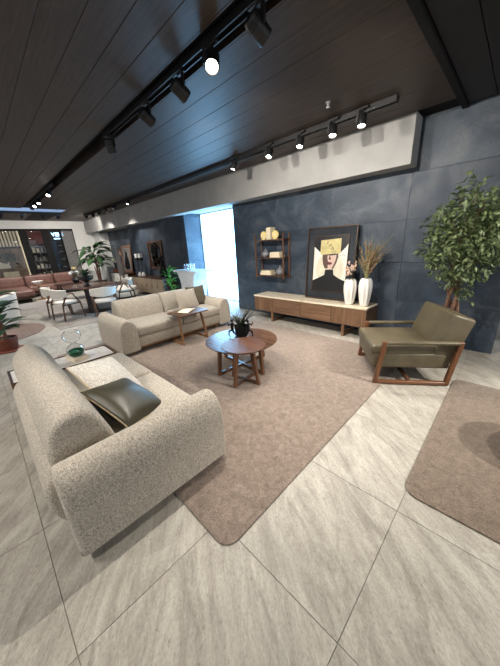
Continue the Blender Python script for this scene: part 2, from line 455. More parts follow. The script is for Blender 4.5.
for k in range(13): plank(y-.2115, y); y -= .2115
for k in range(9): plank(1.775+.275*k, 1.775+.275*(k+1))
for k in range(8): plank(-1.2+.4*k-0, -1.2+.4*(k+1)-0 if k < 7 else 1.98, -15.3, -12.6)      # boards past the light well
for k in range(3): plank(2.74+.5*k, 2.74+.5*(k+1), -15.3, -11.3)
for k in range(8):
    B().box(-.125+.003, .125-.003, 0, 10.5, 0, .02, .003, 1).obj('plank', 'ceil_unlit', ceil, False, (-.61+.25*k, -6, CZ))
B().box(-.8, -.74, -6, 4.58, 2.975, CZ+.02, .004, 1).obj('edge_strip', 'matte_black', ceil, False)
for a, b in ((1.525, 1.54), (1.76, 1.775)): B().box(-10.6, -.8, a, b, CZ+.0, CZ+.15).obj('slot_cheek', 'ceil', ceil, False)
# light well
lw = struct(B().box(-12.6, -11.3, 2.72, 2.74, CZ, CZ+.34).box(-11.32, -11.3, -5, 2.72, CZ+.021, CZ+.34).box(-12.6, -12.58, -5, 2.72, CZ+.021, CZ+.34).obj('trim_2', 'white_wall', smooth=False))
B().box(-12.58, -11.32, -5, 2.72, CZ+.30, CZ+.32).obj('glow_panel', 'well_glow', lw, False)  # glowing panel added in place of the blue daylight

# ---- far wall with storefront glazing
FX = -15.2
wl = struct(B().box(FX-.2, FX, 3.72, 5.0, 0, CZ+.02).box(FX-.2, FX, -6, 3.72, 2.68, CZ+.02).obj('wall_left', 'white_wall', smooth=False))
sw = struct(B().box(FX-.12, FX-.02, -6, 3.72, 2.6, 2.68, .004, 1).obj('window_2', 'matte_black', smooth=False))
for a, b in ((1.70, 1.96), (2.50, 2.76), (3.16, 3.24), (-.6, -.4), (3.68, 3.72)):
    B().box(FX-.12, FX-.02, a, b, 0, 2.6, .004, 1).obj('mullion', 'matte_black', sw, False)
B().box(FX-.12, FX-.02, -6, 3.72, 0, .12, .004, 1).obj('sill_rail', 'matte_black', sw, False)
for a, b in ((-.4, 1.70), (1.96, 2.50), (2.76, 3.16)):
    B().box(FX-.075, FX-.065, a, b, .12, 2.6).obj('pane', 'glass', sw, False)
B().box(FX-.04, FX-.02, 1.655, 1.70, .12, 2.6, .003, 1).obj('cream_edge', 'slat_cream', sw, False)
lou = B().box(-.03, .03, -.009, .009, 0, 2.48, .001, 1).mesh('louver'); lou.materials.append(M['slat'])
for k in range(9): share('louver', lou, sw, (FX-.07, 3.27+.05*k, .12), (0, 0, math.radians(6)))

# ---- opening to the right of the slate wall
struct(B().box(.35, 3.2, 6.0, 6.1, 0, 3.0).obj('wall_right', 'brown_dark', smooth=False))

# ---- mall beyond the storefront
struct(B().box(-22, FX-.2, -6, 6, -.12, -.002).obj('floor_mall', 'concrete', smooth=False))
shop = thing('shop_front', 'tan shop display with cream slat canopy seen through the far glazing', 'shop', (-18, .5, 0))
B().box(-.1, 0, -4, 1.62, 0, 4.2).obj('display_wall', 'shop_tan', shop, False)
slm = B().box(0, .05, -.03, .03, 0, 1.3).mesh('canopy_slat'); slm.materials.append(M['slat_cream'])
for k in range(22): share('canopy_slat', slm, shop, (.25, -1.2+.125*k, 2.05))
B().box(.2, .35, -4, 1.62, 1.96, 2.05).obj('canopy_beam', 'shop_dark', shop, False)
for yy, zz, ww, hh, mm in ((-.2, 1.5, .5, .35, 'shop_dark'), (.5, 1.2, .6, .3, 'slat_cream'), (.9, 1.6, .35, .3, 'shop_dark'), (.1, .9, .5, .3, 'bark'), (.75, .75, .6, .25, 'slat_cream')):
    B().box(0, .12, yy-ww/2, yy+ww/2, zz-hh/2, zz+hh/2, .01, 1).obj('display_box', mm, shop, False)
bb = B()
for k in range(60):
    r = .05; c = Vector((.25+random.uniform(-.1, .1), .75+random.gauss(0, .17), 1.55+random.gauss(0, .16))); bb.lathe([(.004, -r), (r, 0), (.004, r)], c, 5)
fo = bb.obj('display_foliage', 'leaf_dark', shop); fo['kind'] = 'stuff'
dark = thing('dark_store', 'dark neighbouring store with red upper panel and shelves behind the glazing', 'shop', (-18, 3.4, 0))
B().box(-.1, 0, -1.2, 1.6, 0, 4.2).obj('store_wall', 'shop_dark', dark, False)
B().box(0, .06, -1.05, -.25, 2.15, 3.4).obj('red_panel', 'shop_red', dark, False)
for z in (.5, .9, 1.3, 1.7, 2.0):
    B().box(0, .25, -1.1, -.2, z, z+.03).obj('shelf', 'concrete', dark, False)
    B().box(0, .25, .1, .6, z, z+.03).obj('shelf', 'concrete', dark, False)
random.seed(3)
for z in (.53, .93, 1.33, 1.73):
    for k in range(5):
        y0 = -1.05+.17*k; h = random.uniform(.12, .3)
        B().box(.05, .18, y0, y0+.1, z, z+h, .01, 1).obj('store_item', random.choice(['concrete', 'slat', 'shop_dark', 'slat_cream']), dark, False)
def text_mesh(txt, size, ext=.01):
    cu = bpy.data.curves.new('txt', 'FONT'); cu.body = txt; cu.size = size; cu.extrude = ext; cu.align_x = 'CENTER'
    o = bpy.data.objects.new('txt', cu); C.objects.link(o); dg = bpy.context.evaluated_depsgraph_get()
    me = bpy.data.meshes.new_from_object(o.evaluated_get(dg)); bpy.data.objects.remove(o); bpy.data.curves.remove(cu); return me
sg = thing('store_sign', 'glowing blue letters on the dark store beyond the glazing', 'sign', (-17.93, 3.62, 2.5))
for txt, size, dz in (('VEPE', .26, 0),):
    me = text_mesh(txt, size); me.materials.append(M['sign']); link('lettering', me, None, sg, False, (.02, 0, dz), (PI/2, 0, PI/2))
B().box(.0, .02, -.2, .2, -.14, -.10).obj('light_bar', 'sign', sg, False)
B().box(-.06, .0, -.45, .45, -.25, .3).obj('backboard', 'shop_dark', sg, False)

# ================================================================== TRACK LIGHTS
def spot_light(parent, loc, d, w, ang=75, blend=.7, col=(1, .93, .84)):
    l = bpy.data.lights.new('spot_beam', 'SPOT'); l.energy = w; l.spot_size = math.radians(ang); l.spot_blend = blend
    l.color = col; l.shadow_soft_size = .035
    o = bpy.data.objects.new('spot_beam', l); C.objects.link(o); o.parent = parent; o.location = loc
    o.rotation_euler = Vector(d).to_track_quat('-Z', 'Y').to_euler(); return o

def track_spot(loc, aim, label, group, power=1.0, sc=1.0, ang=75, ceil_z=CZ):
    """loc: centre of the lamp body; aim: target point in the room"""
    x, y, z = loc; t = thing('track_spotlight', label, 'spotlight', (x, y, z), 0, group)
    d = (Vector(aim)-Vector(loc)).normalized()
    q = d.to_track_quat('-Z', 'Y'); m = q.to_matrix().to_4x4()
    r, L = .05*sc, .125*sc
    pr = [(r*.55, L*.55), (r*.9, L*.52), (r, L*.42), (r, -L*.46), (r*.96, -L*.5), (r*.86, -L*.5), (r*.8, -L*.38), (r*.02, -L*.37)]
    B().lathe(pr, n=20, mat=m).obj('body', 'black', t)
    for k in range(3): B().lathe([(r*1.02, L*(.15+.09*k)), (r*1.02, L*(.185+.09*k))], n=20, mat=m).obj('cooling_ring', 'matte_black', t)
    B().lathe([(r*.78, -L*.385), (r*.5, -L*.41), (r*.02, -L*.42)], n=20, mat=m).obj('lens', 'lens_on' if power > 0 else 'lens_dim', t)
    side = m.to_3x3() @ Vector((r*1.08, 0, 0))
    top = ceil_z-z
    B().bar((side.x, side.y, side.z-.01), (side.x*.9, side.y*.9, top-.025), .014, .03, .002).bar((side.x, side.y, top-.035), (-side.x*.3, -side.y*.3, top-.035), .02, .02, .002).obj('bracket', 'black', t)
    B().box(-.07, .07, -.02, .02, top-.035, top-.012, .003, 1).obj('adapter', 'black', t)
    if power > 0: spot_light(t, d*(L*.55), d, SPOT_W*power, ang)
    return t
def track(name, label, x0, x1, y0, y1, z):
    o = thing(name, label, 'track', ((x0+x1)/2, (y0+y1)/2, z)); w, h = abs(x1-x0)/2, abs(y1-y0)/2
    B().box(-w, w, -h, h, -.006, .03, .002, 1).obj('rail_top', 'black', o, False)
    if w > h:
        for s in (-1, 1): B().box(-w, w, s*h-.004*s-.004, s*h-.004*s+.004, -.03, -.004).obj('rail_lip', 'black', o, False)
    else:
        for s in (-1, 1): B().box(s*w-.004*s-.004, s*w-.004*s+.004, -h, h, -.03, -.004).obj('rail_lip', 'black', o, False)
    return o
track('light_track', 'long black light track on the ceiling beside the plaster soffit', -12.6, -1.22, 3.585, 3.655, CZ-.03)
track('light_track', 'black light track inside the dark ceiling slot', -4.1, -.85, 1.60, 1.66, CZ+.0)
track('light_track', 'short black light track at the far end of the ceiling slot', -10.4, -7.4, 1.60, 1.66, CZ+.0)
track('light_track', 'black light track crossing the light well', -12.10, -12.0, -2.0, 2.74, CZ-.03)
ORD = ['first', 'second', 'third', 'fourth', 'fifth', 'sixth']
for k, (x, a) in enumerate(((-1.57, (-1.3, 2.9, 0)), (-1.93, (-1.6, 2.7, 0)), (-2.41, (-2.3, 2.6, 0)), (-2.96, (-2.7, 2.3, .3)), (-3.75, (-4.2, 2.7, .4)))):
    track_spot((x, 3.56, 2.86), a, 'lit black spotlight on the soffit track, %s from the cut end of the soffit' % ORD[k], 'soffit track spotlights near the armchair', .62)
for k, (x, a) in enumerate(((-8.2, (-8.3, 2.2, .7)), (-9.3, (-9.6, 2.2, .6)), (-10.0, (-9.5, 4.5, .9)), (-10.7, (-12, 2.0, .4)), (-11.4, (-12.5, 4.6, .9)), (-12.2, (-15.1, 4.2, 2.2)))):
    track_spot((x, 3.56, 2.88), a, 'small black spotlight over the dining area, %s along the soffit track from the window niche' % ORD[k], 'soffit track spotlights over the dining area', .75, 1.0, 95)
for k, (x, a, p) in enumerate(((-1.42, (-.75, 4.5, 1.0), 1.1), (-2.32, (-2.2, 4.55, 1.1), 1.2), (-2.95, (-3.4, 4.55, 1.2), 1.0), (-3.98, (-4.7, 2.4, .4), 1.0))):
    track_spot((x, 1.63, 2.86), a, 'black spotlight turned away in the ceiling slot, %s from the ceiling edge strip' % ORD[k if k == 0 else k+1], 'slot spotlights turned away', p*.95, 1.1, 100)
track_spot((-1.88, 1.63, 2.88), (-.5, .15, .2), 'glowing spotlight in the ceiling slot with its bright lens turned towards the open floor', 'spotlight turned to the foreground', 1.3, 1.1, 110)
for k, (x, a) in enumerate(((-7.85, (-6.3, .4, 0)), (-9.1, (-8.2, 1.0, .4)), (-9.7, (-8.4, .2, 0)), (-10.2, (-11.5, 1.0, 0)))):
    track_spot((x, 1.63, 2.90), a, 'lit spotlight at the far end of the ceiling slot, %s from the light well' % ORD[3-k], 'far slot spotlights', .8)
for k, (y, p) in enumerate(((1.04, 1.0), (1.58, 1.0), (2.15, 1.0), (2.6, 1.0))):
    track_spot((-12.05, y, 2.85), (-14.2, y, 1.2) if k % 2 else (-13.6, y, .2), 'small spotlight under the blue light well, %s from the soffit side' % ORD[3-k], 'light well spotlights', p*.55, 1.0, 130)
# unseen added lamps: right track casts the rug shadow, rear track fills the floor
track('light_track', 'unseen light track added on the dark ceiling above the brown rug', 1.0, 2.6, 3.2, 3.26, CZ-.03)
track_spot((1.5, 3.23, 2.86), (-.9, 3.2, .2), 'black spotlight on the dark ceiling aimed at the armchair', 'spotlights over the brown rug', 1.3)
track_spot((2.35, 3.23, 2.86), (.3, 2.5, .2), 'unseen spotlight added on the dark ceiling to cast the rug shadow', 'spotlights over the brown rug', 2.8, 1.0, 60)
track('light_track', 'unseen light track added over the open floor behind the beige sofa', -7.0, -.9, -1.63, -1.57, CZ-.03)
for k, (x, a) in enumerate(((-1.3, (-1.2, -.3, 0)), (-2.6, (-2.7, -.1, 0)), (-4.2, (-4.4, .3, 0)), (-6.0, (-6.6, .2, 0)))):
    track_spot((x, -1.6, 2.86), a, 'unseen fill spotlight added over the open floor behind the beige sofa, %s from the ceiling edge strip' % ORD[k], 'fill spotlights behind the beige sofa', .75, 1.0, 100)
sk = thing('ceiling_sprinkler', 'small chrome sprinkler head on the plank ceiling', 'sprinkler', (-1.78, 3.157, CZ))
B().lathe([(.03, -.002), (.03, -.008), (.012, -.012), (.010, -.04)], n=16).obj('escutcheon', 'lens_dim', sk)
B().lathe([(.002, -.045), (.022, -.045), (.022, -.05), (.002, -.05)], n=16).obj('deflector', 'lens_dim', sk)

# ================================================================== RUGS
def rug(label, x0, x1, y0, y1, r, mat, h=.012):
    o = B().prism(rrect(x0, x1, y0, y1, r, 8), 'z', .0005, h, rnd=.005, seg=2).obj('rug', mat); return tag(o, label, 'rug')
rug('large taupe rug under the round nesting tables', -5.14, -.83, .55, 3.92, .09, 'rug')
rug('brown rug beside the olive armchair on open floor', -.25, 3.2, 1.57, 3.5, .09, 'rug2')
rug('grey beige rug under the dining table', -10.2, -6.95, .97, 3.5, .02, 'rug_grey')
o = B().prism([(-7.75+.97*math.cos(2*PI*k/64), -.15+.97*math.sin(2*PI*k/64)) for k in range(64)], 'z', .0005, .012, rnd=.005, seg=2).obj('round_rug', 'rug_round')
tag(o, 'round brown rug under the white tub chair', 'rug')
rug('pale rug in front of the rust leather sofa', -12.05, -10.6, -.8, 3.0, .02, 'rug_grey', .01)

# ================================================================== SOFAS
ARM = [(.015, .05), (.005, .06), (.0, .2), (-.0, .36), (.02, .49), (.08, .57), (.17, .58), (.26, .51), (.29, .4), (.29, .06), (.28, .05)]
BACK = [(.06, .36), (.04, .5), (.06, .66), (.14, .755), (.25, .765), (.33, .68), (.385, .52), (.41, .36)]
SHELL = [(.30, .07), (.03, .07), (-.02, .2), (-.025, .34), (.02, .43), (.10, .455), (.30, .44)]
def sofa(label, loc, rz, L, D, left_arm, mat, nback, leg_mat, fz=0.0):
    s = thing('sofa', label, 'sofa', loc, rz)
    x0 = .27 if left_arm else 0.0; x1 = L-.27
    B().box(x0+.03, x1-.02, .08, D-.05, .06, .10, .004, 1).obj('plinth', 'sofa_plinth' if fz == 0 else leg_mat, s, False)
    B().box(x0, x1, .05, D-.015, .095, .27, .03, 3).obj('seat_base', mat, s)
    B().prism(smooth_poly(SHELL, 2), 'x', x0 if left_arm else x0-.0, x1+.01, rnd=.03, seg=3).rough(.006, 5).obj('back_shell', mat, s)
    w = (x1-x0)/2
    for k in range(2):
        B().box(x0+w*k+.003, x0+w*(k+1)-.003, .3, D, .265, .43, .05, 5).rough(.006, 3, k).obj('seat_cushion', mat, s)
    wb_ = (x1-x0)/nback
    for k in range(nback):
        B().prism(smooth_poly(BACK, 3), 'x', x0+wb_*k+.002-(0 if left_arm else .08), x0+wb_*(k+1)-.002, rnd=.045, seg=4).rough(.006, 3, k+5).obj('back_cushion', mat, s)
    arms = [(False,)] + ([(True,)] if left_arm else [])
    for (lf,) in arms:
        pr = [(t if lf else L-t, z) for t, z in ARM]
        B().prism(smooth_poly(pr, 3), 'y', .03, D+.01, rnd=.035, seg=4).rough(.004, 4).obj('arm', mat, s)
    for x in (x0+.06 if left_arm else .08, L-.2):
        for y in (.1, D-.1):
            B().bar((x, y, .0125 if (y > .6 and not left_arm) else 0), (x, y, .075), .045, .045, .004).obj('leg', leg_mat, s, False)
    return s
s1 = sofa('beige boucle sofa with built-in marble tray and one broad arm', (-3.28, -.04, 0), 0, 1.945, 1.04, False, 'boucle', 1, 'sofa_plinth')
tr = B().box(-.44, -.42, -.01, .99, .345, .425, .003, 1).box(-.02, -.002, -.01, .99, .345, .425, .003, 1).box(-.42, -.02, -.01, .012, .345, .425, .003, 1).box(-.42, -.02, .968, .99, .345, .425, .003, 1).box(-.42, -.02, .012, .968, .345, .36).obj('side_tray', 'walnut', s1, False)
B().box(-.419, -.021, .013, .967, .36, .418, .002, 1).obj('marble_inset', 'marble', tr, False)
B().box(-.36, -.0, .12, .15, .08, .345).box(-.36, 0, .83, .86, .08, .345).box(-.36, -.34, .1, .88, 0, .345).obj('tray_support', 'walnut', s1, False)

s2 = sofa('beige boucle sofa with two arms on a slim oak base', (-5.09, 3.47, .0125), -PI/2, 2.22, 1.05, True, 'boucle_far', 2, 'oak', 1)
for o in s2.children:
    if o.name.startswith('leg'): continue

def pillow(label, loc, rot, w, h, th, mat, pip=None, name='throw_pillow', cat='pillow'):
    t = thing(name, label, cat, loc)
    m = Euler(rot).to_matrix().to_4x4()
    B().pillow(w, h, th, 18, m).rough(.008, 6, loc[0]).obj('cover', mat, t)
    if pip:
        P = []
        n = 14
        for (u0, v0, u1, v1) in ((-1, -1, 1, -1), (1, -1, 1, 1), (1, 1, -1, 1), (-1, 1, -1, -1)):
            for k in range(n):
                u = u0+(u1-u0)*k/n; v = v0+(v1-v0)*k/n
                P.append(m @ Vector((u*w/2*(1-.07*(1-v*v)), v*h/2*(1-.07*(1-u*u)), 0)))
        B().tube(P+[P[0]], .006, 6).obj('piping', pip, t)
    return t
# local x = width, local y = height; tipped back against the cushions
def axes(ex, n):
    ex = Vector(ex).normalized(); n = Vector(n).normalized(); ey = n.cross(ex).normalized(); ex = ey.cross(n)
    return Matrix(((ex.x, ey.x, n.x), (ex.y, ey.y, n.y), (ex.z, ey.z, n.z))).to_euler()
pillow('cream textured throw pillow on the sofa with the marble tray', (-2.26, .54, .585), axes((.9, .40, -.1), (.42, .36, .76)), .46, .42, .18, 'cream_knit', 'piping')
pillow('dark olive leather pillow with pale piping in the sofa corner', (-1.93, .545, .515), axes((.9, .42, -.15), (.25, .38, .85)), .48, .44, .18, 'olive_dark', 'piping')
pillow('cream woven pillow on the two-armed sofa', (-4.55, 2.80, .60), (math.radians(68), 0, math.radians(90)), .48, .42, .15, 'boucle_far')
pillow('dark brown pillow against the arm of the two-armed sofa', (-4.62, 3.08, .62), (math.radians(72), 0, math.radians(84)), .42, .42, .14, 'brown_cushion')

# hourglass on a stone block, on the tray
hb = B().box(-.11, .11, -.08, .08, 0, .05, .004, 1).obj('stone_block', 'travertine', None, False, (-3.47, .57, .419), (0, 0, .2)); tag(hb, 'small cream stone block on the marble sofa tray', 'block')
hg = thing('hourglass', 'clear glass hourglass with green sand on the stone block', 'hourglass', (-3.47, .57, .4695))
HS = 1.35
prof = [(.045, 0), (.066, .02), (.07, .05), (.052, .085), (.012, .11), (.052, .135), (.07, .17), (.066, .2), (.045, .22)]
B().lathe([(a*HS, b*HS) for a, b in prof]+[(a*HS-.004, b*HS) for a, b in prof[::-1]], n=28).obj('glass_bulb', 'glass', hg)
B().lathe([(a*HS, b*HS) for a, b in ((.045, .006), (.058, .02), (.062, .045), (.03, .058), (.004, .066))], n=24).obj('sand', 'green_sand', hg)

# ================================================================== C-SHAPED SIDE TABLE by the second sofa
ct = thing('side_table', 'walnut side table with slanted oak legs in front of the two-armed sofa', 'table', (-3.93, 2.40, .0125))
B().prism(rrect(-.22, .22, -.29, .29, .03), 'z', .50, .525, rnd=.006, seg=2).obj('table_top', 'walnut_y', ct)
for sy in (-1, 1):
    B().bar((.15, sy*.25, .012), (.05, sy*.22, .50), .028, .04, .003).obj('leg', 'oak', ct, False)
    B().bar((.17, sy*.25, .014), (-.2, sy*.25, .014), .028, .04, .003).obj('foot', 'oak', ct, False)
B().bar((-.19, -.25, .014), (-.19, .25, .014), .028, .028, .003).obj('floor_stretcher', 'oak', ct, False)
B().bar((.06, -.22, .47), (.06, .22, .47), .025, .025, .003).obj('top_stretcher', 'oak', ct, False)
tb = thing('open_book', 'open cream book lying on the walnut side table', 'book', (-3.94, 2.40, .538), .4)
B().grid(lambda a, b: Vector(((b-.5)*.2, (a-.5)*.3, .004+.022*(1-abs(2*a-1))**.5*abs(math.sin(PI*a))**.3)), 12, 2).box(-.1, .1, -.15, .15, 0, .006).obj('pages', 'paper', tb)
B().box(-.105, .105, -.156, .156, 0, .003).obj('cover', 'brown_cushion', tb, False)

# ================================================================== NESTING COFFEE TABLES
def round_table(label, c, r, h, a0, rt, rb, lw):
    t = thing('coffee_table', label, 'table', (c[0], c[1], .0125))
    h -= .0125
    B().lathe([(r-.03, h-.032), (r-.004, h-.012), (r, h-.006), (r-.003, h), (.001, h)], n=64).obj('table_top', 'table_wood2' if r < .3 else 'table_wood', t)
    for k in range(4):
        a = math.radians(a0+90*k); ca, sa = math.cos(a), math.sin(a)
        B().bar((rb*ca, rb*sa, 0), (rt*ca, rt*sa, h-.03), lw, lw*1.25, .003, up=(ca, sa, 0)).obj('leg', 'walnut_z', t, False)
    for k in range(2):
        a = math.radians(a0+90*k); ca, sa = math.cos(a), math.sin(a)
        B().bar((rb*ca, rb*sa, lw*.62+(.001 if k else 0)), (-rb*ca, -rb*sa, lw*.62+(.001 if k else 0)), lw*.98, lw*1.1, .003).obj('stretcher', 'walnut', t, False)
    return t
round_table('larger round walnut coffee table with cross base', (-2.42, 2.23), .475, .40, -4, .36, .39, .036)
round_table('smaller round walnut coffee table overlapping the larger one', (-2.09, 1.955), .258, .485, -83, .125, .195, .032)

# black planter carried by small figures, spiky plant
pl = thing('figure_planter', 'black planter held by small running figures on the larger coffee table', 'planter', (-2.49, 2.30, .4005), .6)
B().lathe([(.065, 0), (.07, .005), (.088, .15), (.09, .16), (.08, .16), (.076, .13), (.002, .128)], n=20).obj('pot', 'matte_black', pl)
def figure(s, ang):
    m = TM((0, 0, 0), (0, 0, ang))
    b = B()
    o = Vector((.115, 0, 0))
    J = lambda x, y, z: Vector((x, y, z))+o
    b.tube([J(0, 0, .1), J(.005, 0, .14), J(.0, 0, .18), J(0, 0, .2)], [.018, .02, .022, .01], 8, mat=m)
    b.lathe([(.002, -.02), (.014, -.014), (.018, 0), (.014, .014), (.002, .02)], J(0, 0, .225), 10, mat=m)
    b.tube([J(0, .01, .1), J(.045, .02, .085), J(.05, .025, .03), J(.03, .03, .012)], [.016, .013, .009, .006], 7, mat=m)
    b.tube([J(0, -.01, .1), J(-.01, -.025, .05), J(-.04, -.045, .012), J(-.02, -.05, .008)], [.016, .013, .009, .006], 7, mat=m)
    b.tube([J(0, .02, .19), J(.045, .03, .17), J(.06, .02, .215)], [.011, .009, .007], 6, mat=m)
    b.tube([J(0, -.02, .19), J(-.02, -.03, .16), J(-.05, -.02, .14)], [.011, .009, .007], 6, mat=m)
    return b.obj('figure', 'matte_black', pl)
figure(1, math.radians(185)); figure(1, math.radians(-20))
random.seed(5)
me = B()
for k in range(46):
    a = random.uniform(0, 2*PI); sp = random.uniform(.05, .17); h = random.uniform(.16, .27)
    P = [Vector((.03*math.cos(a)*t0, .03*math.sin(a)*t0, .13)) + Vector((sp*math.cos(a)*t*t, sp*math.sin(a)*t*t, h*t)) for t, t0 in ((0, 1), (.35, 1), (.7, 1), (1, 1))]
    me.tube(P, [.005, .0045, .003, .0008], 4)
sp = me.obj('spiky_leaves', 'leaf_dark', pl); sp['kind'] = 'stuff'

# ================================================================== ARMCHAIR
ac = thing('armchair', 'olive leather armchair with open walnut side frames', 'armchair', (-.79, 3.40, .0125), math.radians(124.8))
for s in (-1, 1):
    x = s*.385
    fr = [(.40, 0), (.36, .49), (-.39, .49), (-.35, 0)]
    B().bar((x, .40, .0), (x, .335, .50), .045, .045, .004, up=(0, 1, 0)).obj('front_post', 'chair_wood', ac, False)
    B().bar((x, -.33, .0), (x, -.405, .50), .045, .045, .004, up=(0, 1, 0)).obj('rear_post', 'chair_wood', ac, False)
    B().bar((x, .395, .018), (x, -.34, .018), .045, .036, .004).obj('floor_rail', 'chair_wood_y', ac, False)
    B().box(x-.03, x+.03, -.39, .315, .468, .503, .012, 3).obj('arm_pad', 'olive', ac)
B().bar((-.385, .05, .05), (.385, .05, .05), .04, .03, .003).obj('cross_bar', 'walnut', ac, False)
B().box(-.352, .352, -.36, .43, .17, .35, .03, 4).obj('seat_base', 'olive', ac)
B().box(-.35, .35, -.20, .455, .335, .435, .035, 4).rough(.004, 4).obj('seat_cushion', 'olive', ac)
bk = TM((0, -.26, .26), (math.radians(18), 0, 0))
B().box(-.345, .345, -.12, .11, 0, .52, .03, 4, bk).rough(.004, 4, 3).obj('backrest', 'olive', ac)
B().tube([bk @ Vector((-.32, .07, .519)), bk @ Vector((.32, .07, .519))], .004, 6).tube([bk @ Vector((-.32, -.09, .519)), bk @ Vector((.32, -.09, .519))], .004, 6).obj('top_seam', 'olive_dark', ac)

# ================================================================== CONSOLE
CX0, CX1, CY0, CY1 = -3.94, -1.52, 4.10, 4.56
cn = thing('media_console', 'long low walnut console with travertine top against the slate wall', 'console', ((CX0+CX1)/2, (CY0+CY1)/2, 0))
hw, hd = (CX1-CX0)/2, (CY1-CY0)/2
B().box(-hw, hw, -hd+.02, hd, .205, .505, .003, 1).obj('carcass', 'console_wood', cn, False)
B().box(-hw-.005, hw+.005, -hd-.005, hd, .505, .535, .004, 1).obj('top_slab', 'travertine', cn, False)
sx = [CX0, -3.36, -2.75, -2.12, CX1]
for k in range(4):
    a, b = sx[k]-(CX0+CX1)/2, sx[k+1]-(CX0+CX1)/2
    vert = k in (0, 3)
    f = B().box(a+.004, b-.004, -hd, -hd+.02, .212, .498, .002, 1).obj('door' if vert else 'drawer', 'console_wood_z' if vert else 'console_wood', cn, False)
    if vert:
        n = 12
        for q in range(1, n): B().box(a+(b-a)*q/n-.0015, a+(b-a)*q/n+.0015, -hd-.003, -hd+.002, .214, .496).obj('flute', 'console_wood_z', f, False)
for x in (-3.46, -1.90):
    xx = x-(CX0+CX1)/2
    B().bar((xx, -hd+.03, 0), (xx, -hd+.03, .205), .045, .045, .003).bar((xx, hd-.05, 0), (xx, hd-.05, .205), .045, .045, .003).bar((xx, -hd+.03, .02), (xx, hd-.05, .02), .045, .04, .003).obj('leg', 'console_wood_z', cn, False)

# ---- framed print leaning on the wall
fr = thing('framed_print', 'large dark framed print of a woman in a black hat with gold square', 'picture', (-2.37, 4.405, .536)); fr.rotation_euler = (math.radians(-4), 0, 0)
W2, HT, T = .465, 1.265, .022
B().box(-W2, -W2+T, -.02, .02, 0, HT, .002, 1).box(W2-T, W2, -.02, .02, 0, HT, .002, 1).box(-W2+T, W2-T, -.02, .02, HT-T, HT, .002, 1).box(-W2+T, W2-T, -.02, .02, 0, T, .002, 1).obj('outer_frame', 'frame_dark', fr, False)
B().box(-W2+T, W2-T, .004, .012, T, HT-T).obj('backing', 'frame_glass', fr, False)
px0, px1, pz0, pz1 = -.32, .32, .155, 1.11
B().box(px0-.012, px0, -.012, .006, pz0-.012, pz1+.012).box(px1, px1+.012, -.012, .006, pz0-.012, pz1+.012).box(px0, px1, -.012, .006, pz1, pz1+.012).box(px0, px1, -.012, .006, pz0-.012, pz0).obj('inner_frame', 'frame_dark', fr, False)
pr = B().box(px0, px1, -.004, .004, pz0, pz1).obj('print', 'print_cream', fr, False)
def shape(name, pts, mat, lay, sm=0):
    if sm: pts = smooth_poly(pts, sm)
    q = [(px0+u*(px1-px0), pz0+v*(pz1-pz0)) for u, v in pts]
    B().prism(q, 'y', -.004-.0012*lay, -.003).obj(name, mat, pr, False)
shape('disc', [(.5+.42*math.cos(2*PI*k/40)*1, .42+.30*math.sin(2*PI*k/40)) for k in range(40)], 'print_disc', .4)
shape('hair', [(.27, .72), (.27, .6), (.30, .50), (.36, .42), (.62, .42), (.70, .52), (.74, .62), (.74, .72)], 'print_skin_dark', 1)
shape('face', [(.32, .70), (.33, .56), (.40, .45), (.47, .405), (.55, .41), (.63, .49), (.68, .60), (.69, .70)], 'print_skin', 2, 1)
shape('face_shade', [(.32, .70), (.33, .56), (.40, .45), (.45, .42), (.45, .55), (.42, .62), (.44, .70)], 'print_skin_dark', 3)
shape('nose_shade', [(.49, .66), (.46, .59), (.50, .575), (.54, .59)], 'print_skin_dark', 3.5)
shape('lips', [(.41, .515), (.46, .545), (.49, .535), (.53, .545), (.58, .515), (.53, .49), (.47, .49)], 'print_lip', 4)
shape('turtleneck', [(.38, .40), (.62, .41), (.64, .31), (.80, .25), (1, .20), (1, 0), (0, 0), (0, .19), (.2, .25), (.36, .30)], 'print_black', 3)
shape('hat', [(0, 1), (1, 1), (1, .86), (.93, .79), (.82, .72), (.70, .67), (.5, .655), (.30, .68), (.18, .72), (.07, .78), (0, .82)][::-1], 'print_black', 4)
shape('gold_square', [(.20, .93), (.80, .95), (.80, .69), (.20, .67)][::-1], 'print_gold', 5)
random.seed(9)
for k in range(16):
    t = k/15; u, v = .40+.25*t+random.uniform(-.05, .05), .90-.2*t+random.uniform(-.02, .02)
    shape('ink_fleck', [(u, v), (u+.03, v+.004), (u+.035, v-.010), (u+.005, v-.008)][::-1], 'print_black', 5.6)
for u, v in ((.78, .66), (.84, .66), (.87, .68), (.9, .65)): shape('ink_fleck', [(u, v), (u+.03, v+.006), (u+.02, v-.01)][::-1], 'print_black', 5.6)

# ---- white ribbed vases with dried stems
def vase(label, loc, h, group=None):
    t = thing('vase', label, 'vase', loc, 0, group)
    n = 48; rings = []
    for rr, z in ((.045, 0), (.062, .01), (.082, .10), (.096, .2), (.100, .28), (.090, .34), (.072, .372), (.066, .38), (.058, .372), (.062, .33)):
        rings.append([Vector(((rr*(1+.075*math.cos(9*2*PI*k/n+z*4)))*math.cos(2*PI*k/n), (rr*(1+.075*math.cos(9*2*PI*k/n+z*4)))*math.sin(2*PI*k/n), z*h/.38)) for k in range(n)])
    B().loft(rings).obj('vessel', 'ceramic', t); return t
va = vase('white ribbed vase holding pale blossoms beside the framed print', (-1.875, 4.25, .536), .42)
vb = vase('white ribbed vase holding tall dried grasses at the console end', (-1.63, 4.26, .536), .44)
random.seed(11)
bl = thing('dried_blossoms', 'short stems of pale dried blossoms in the white vase', 'flowers', (-1.875, 4.25, .536))
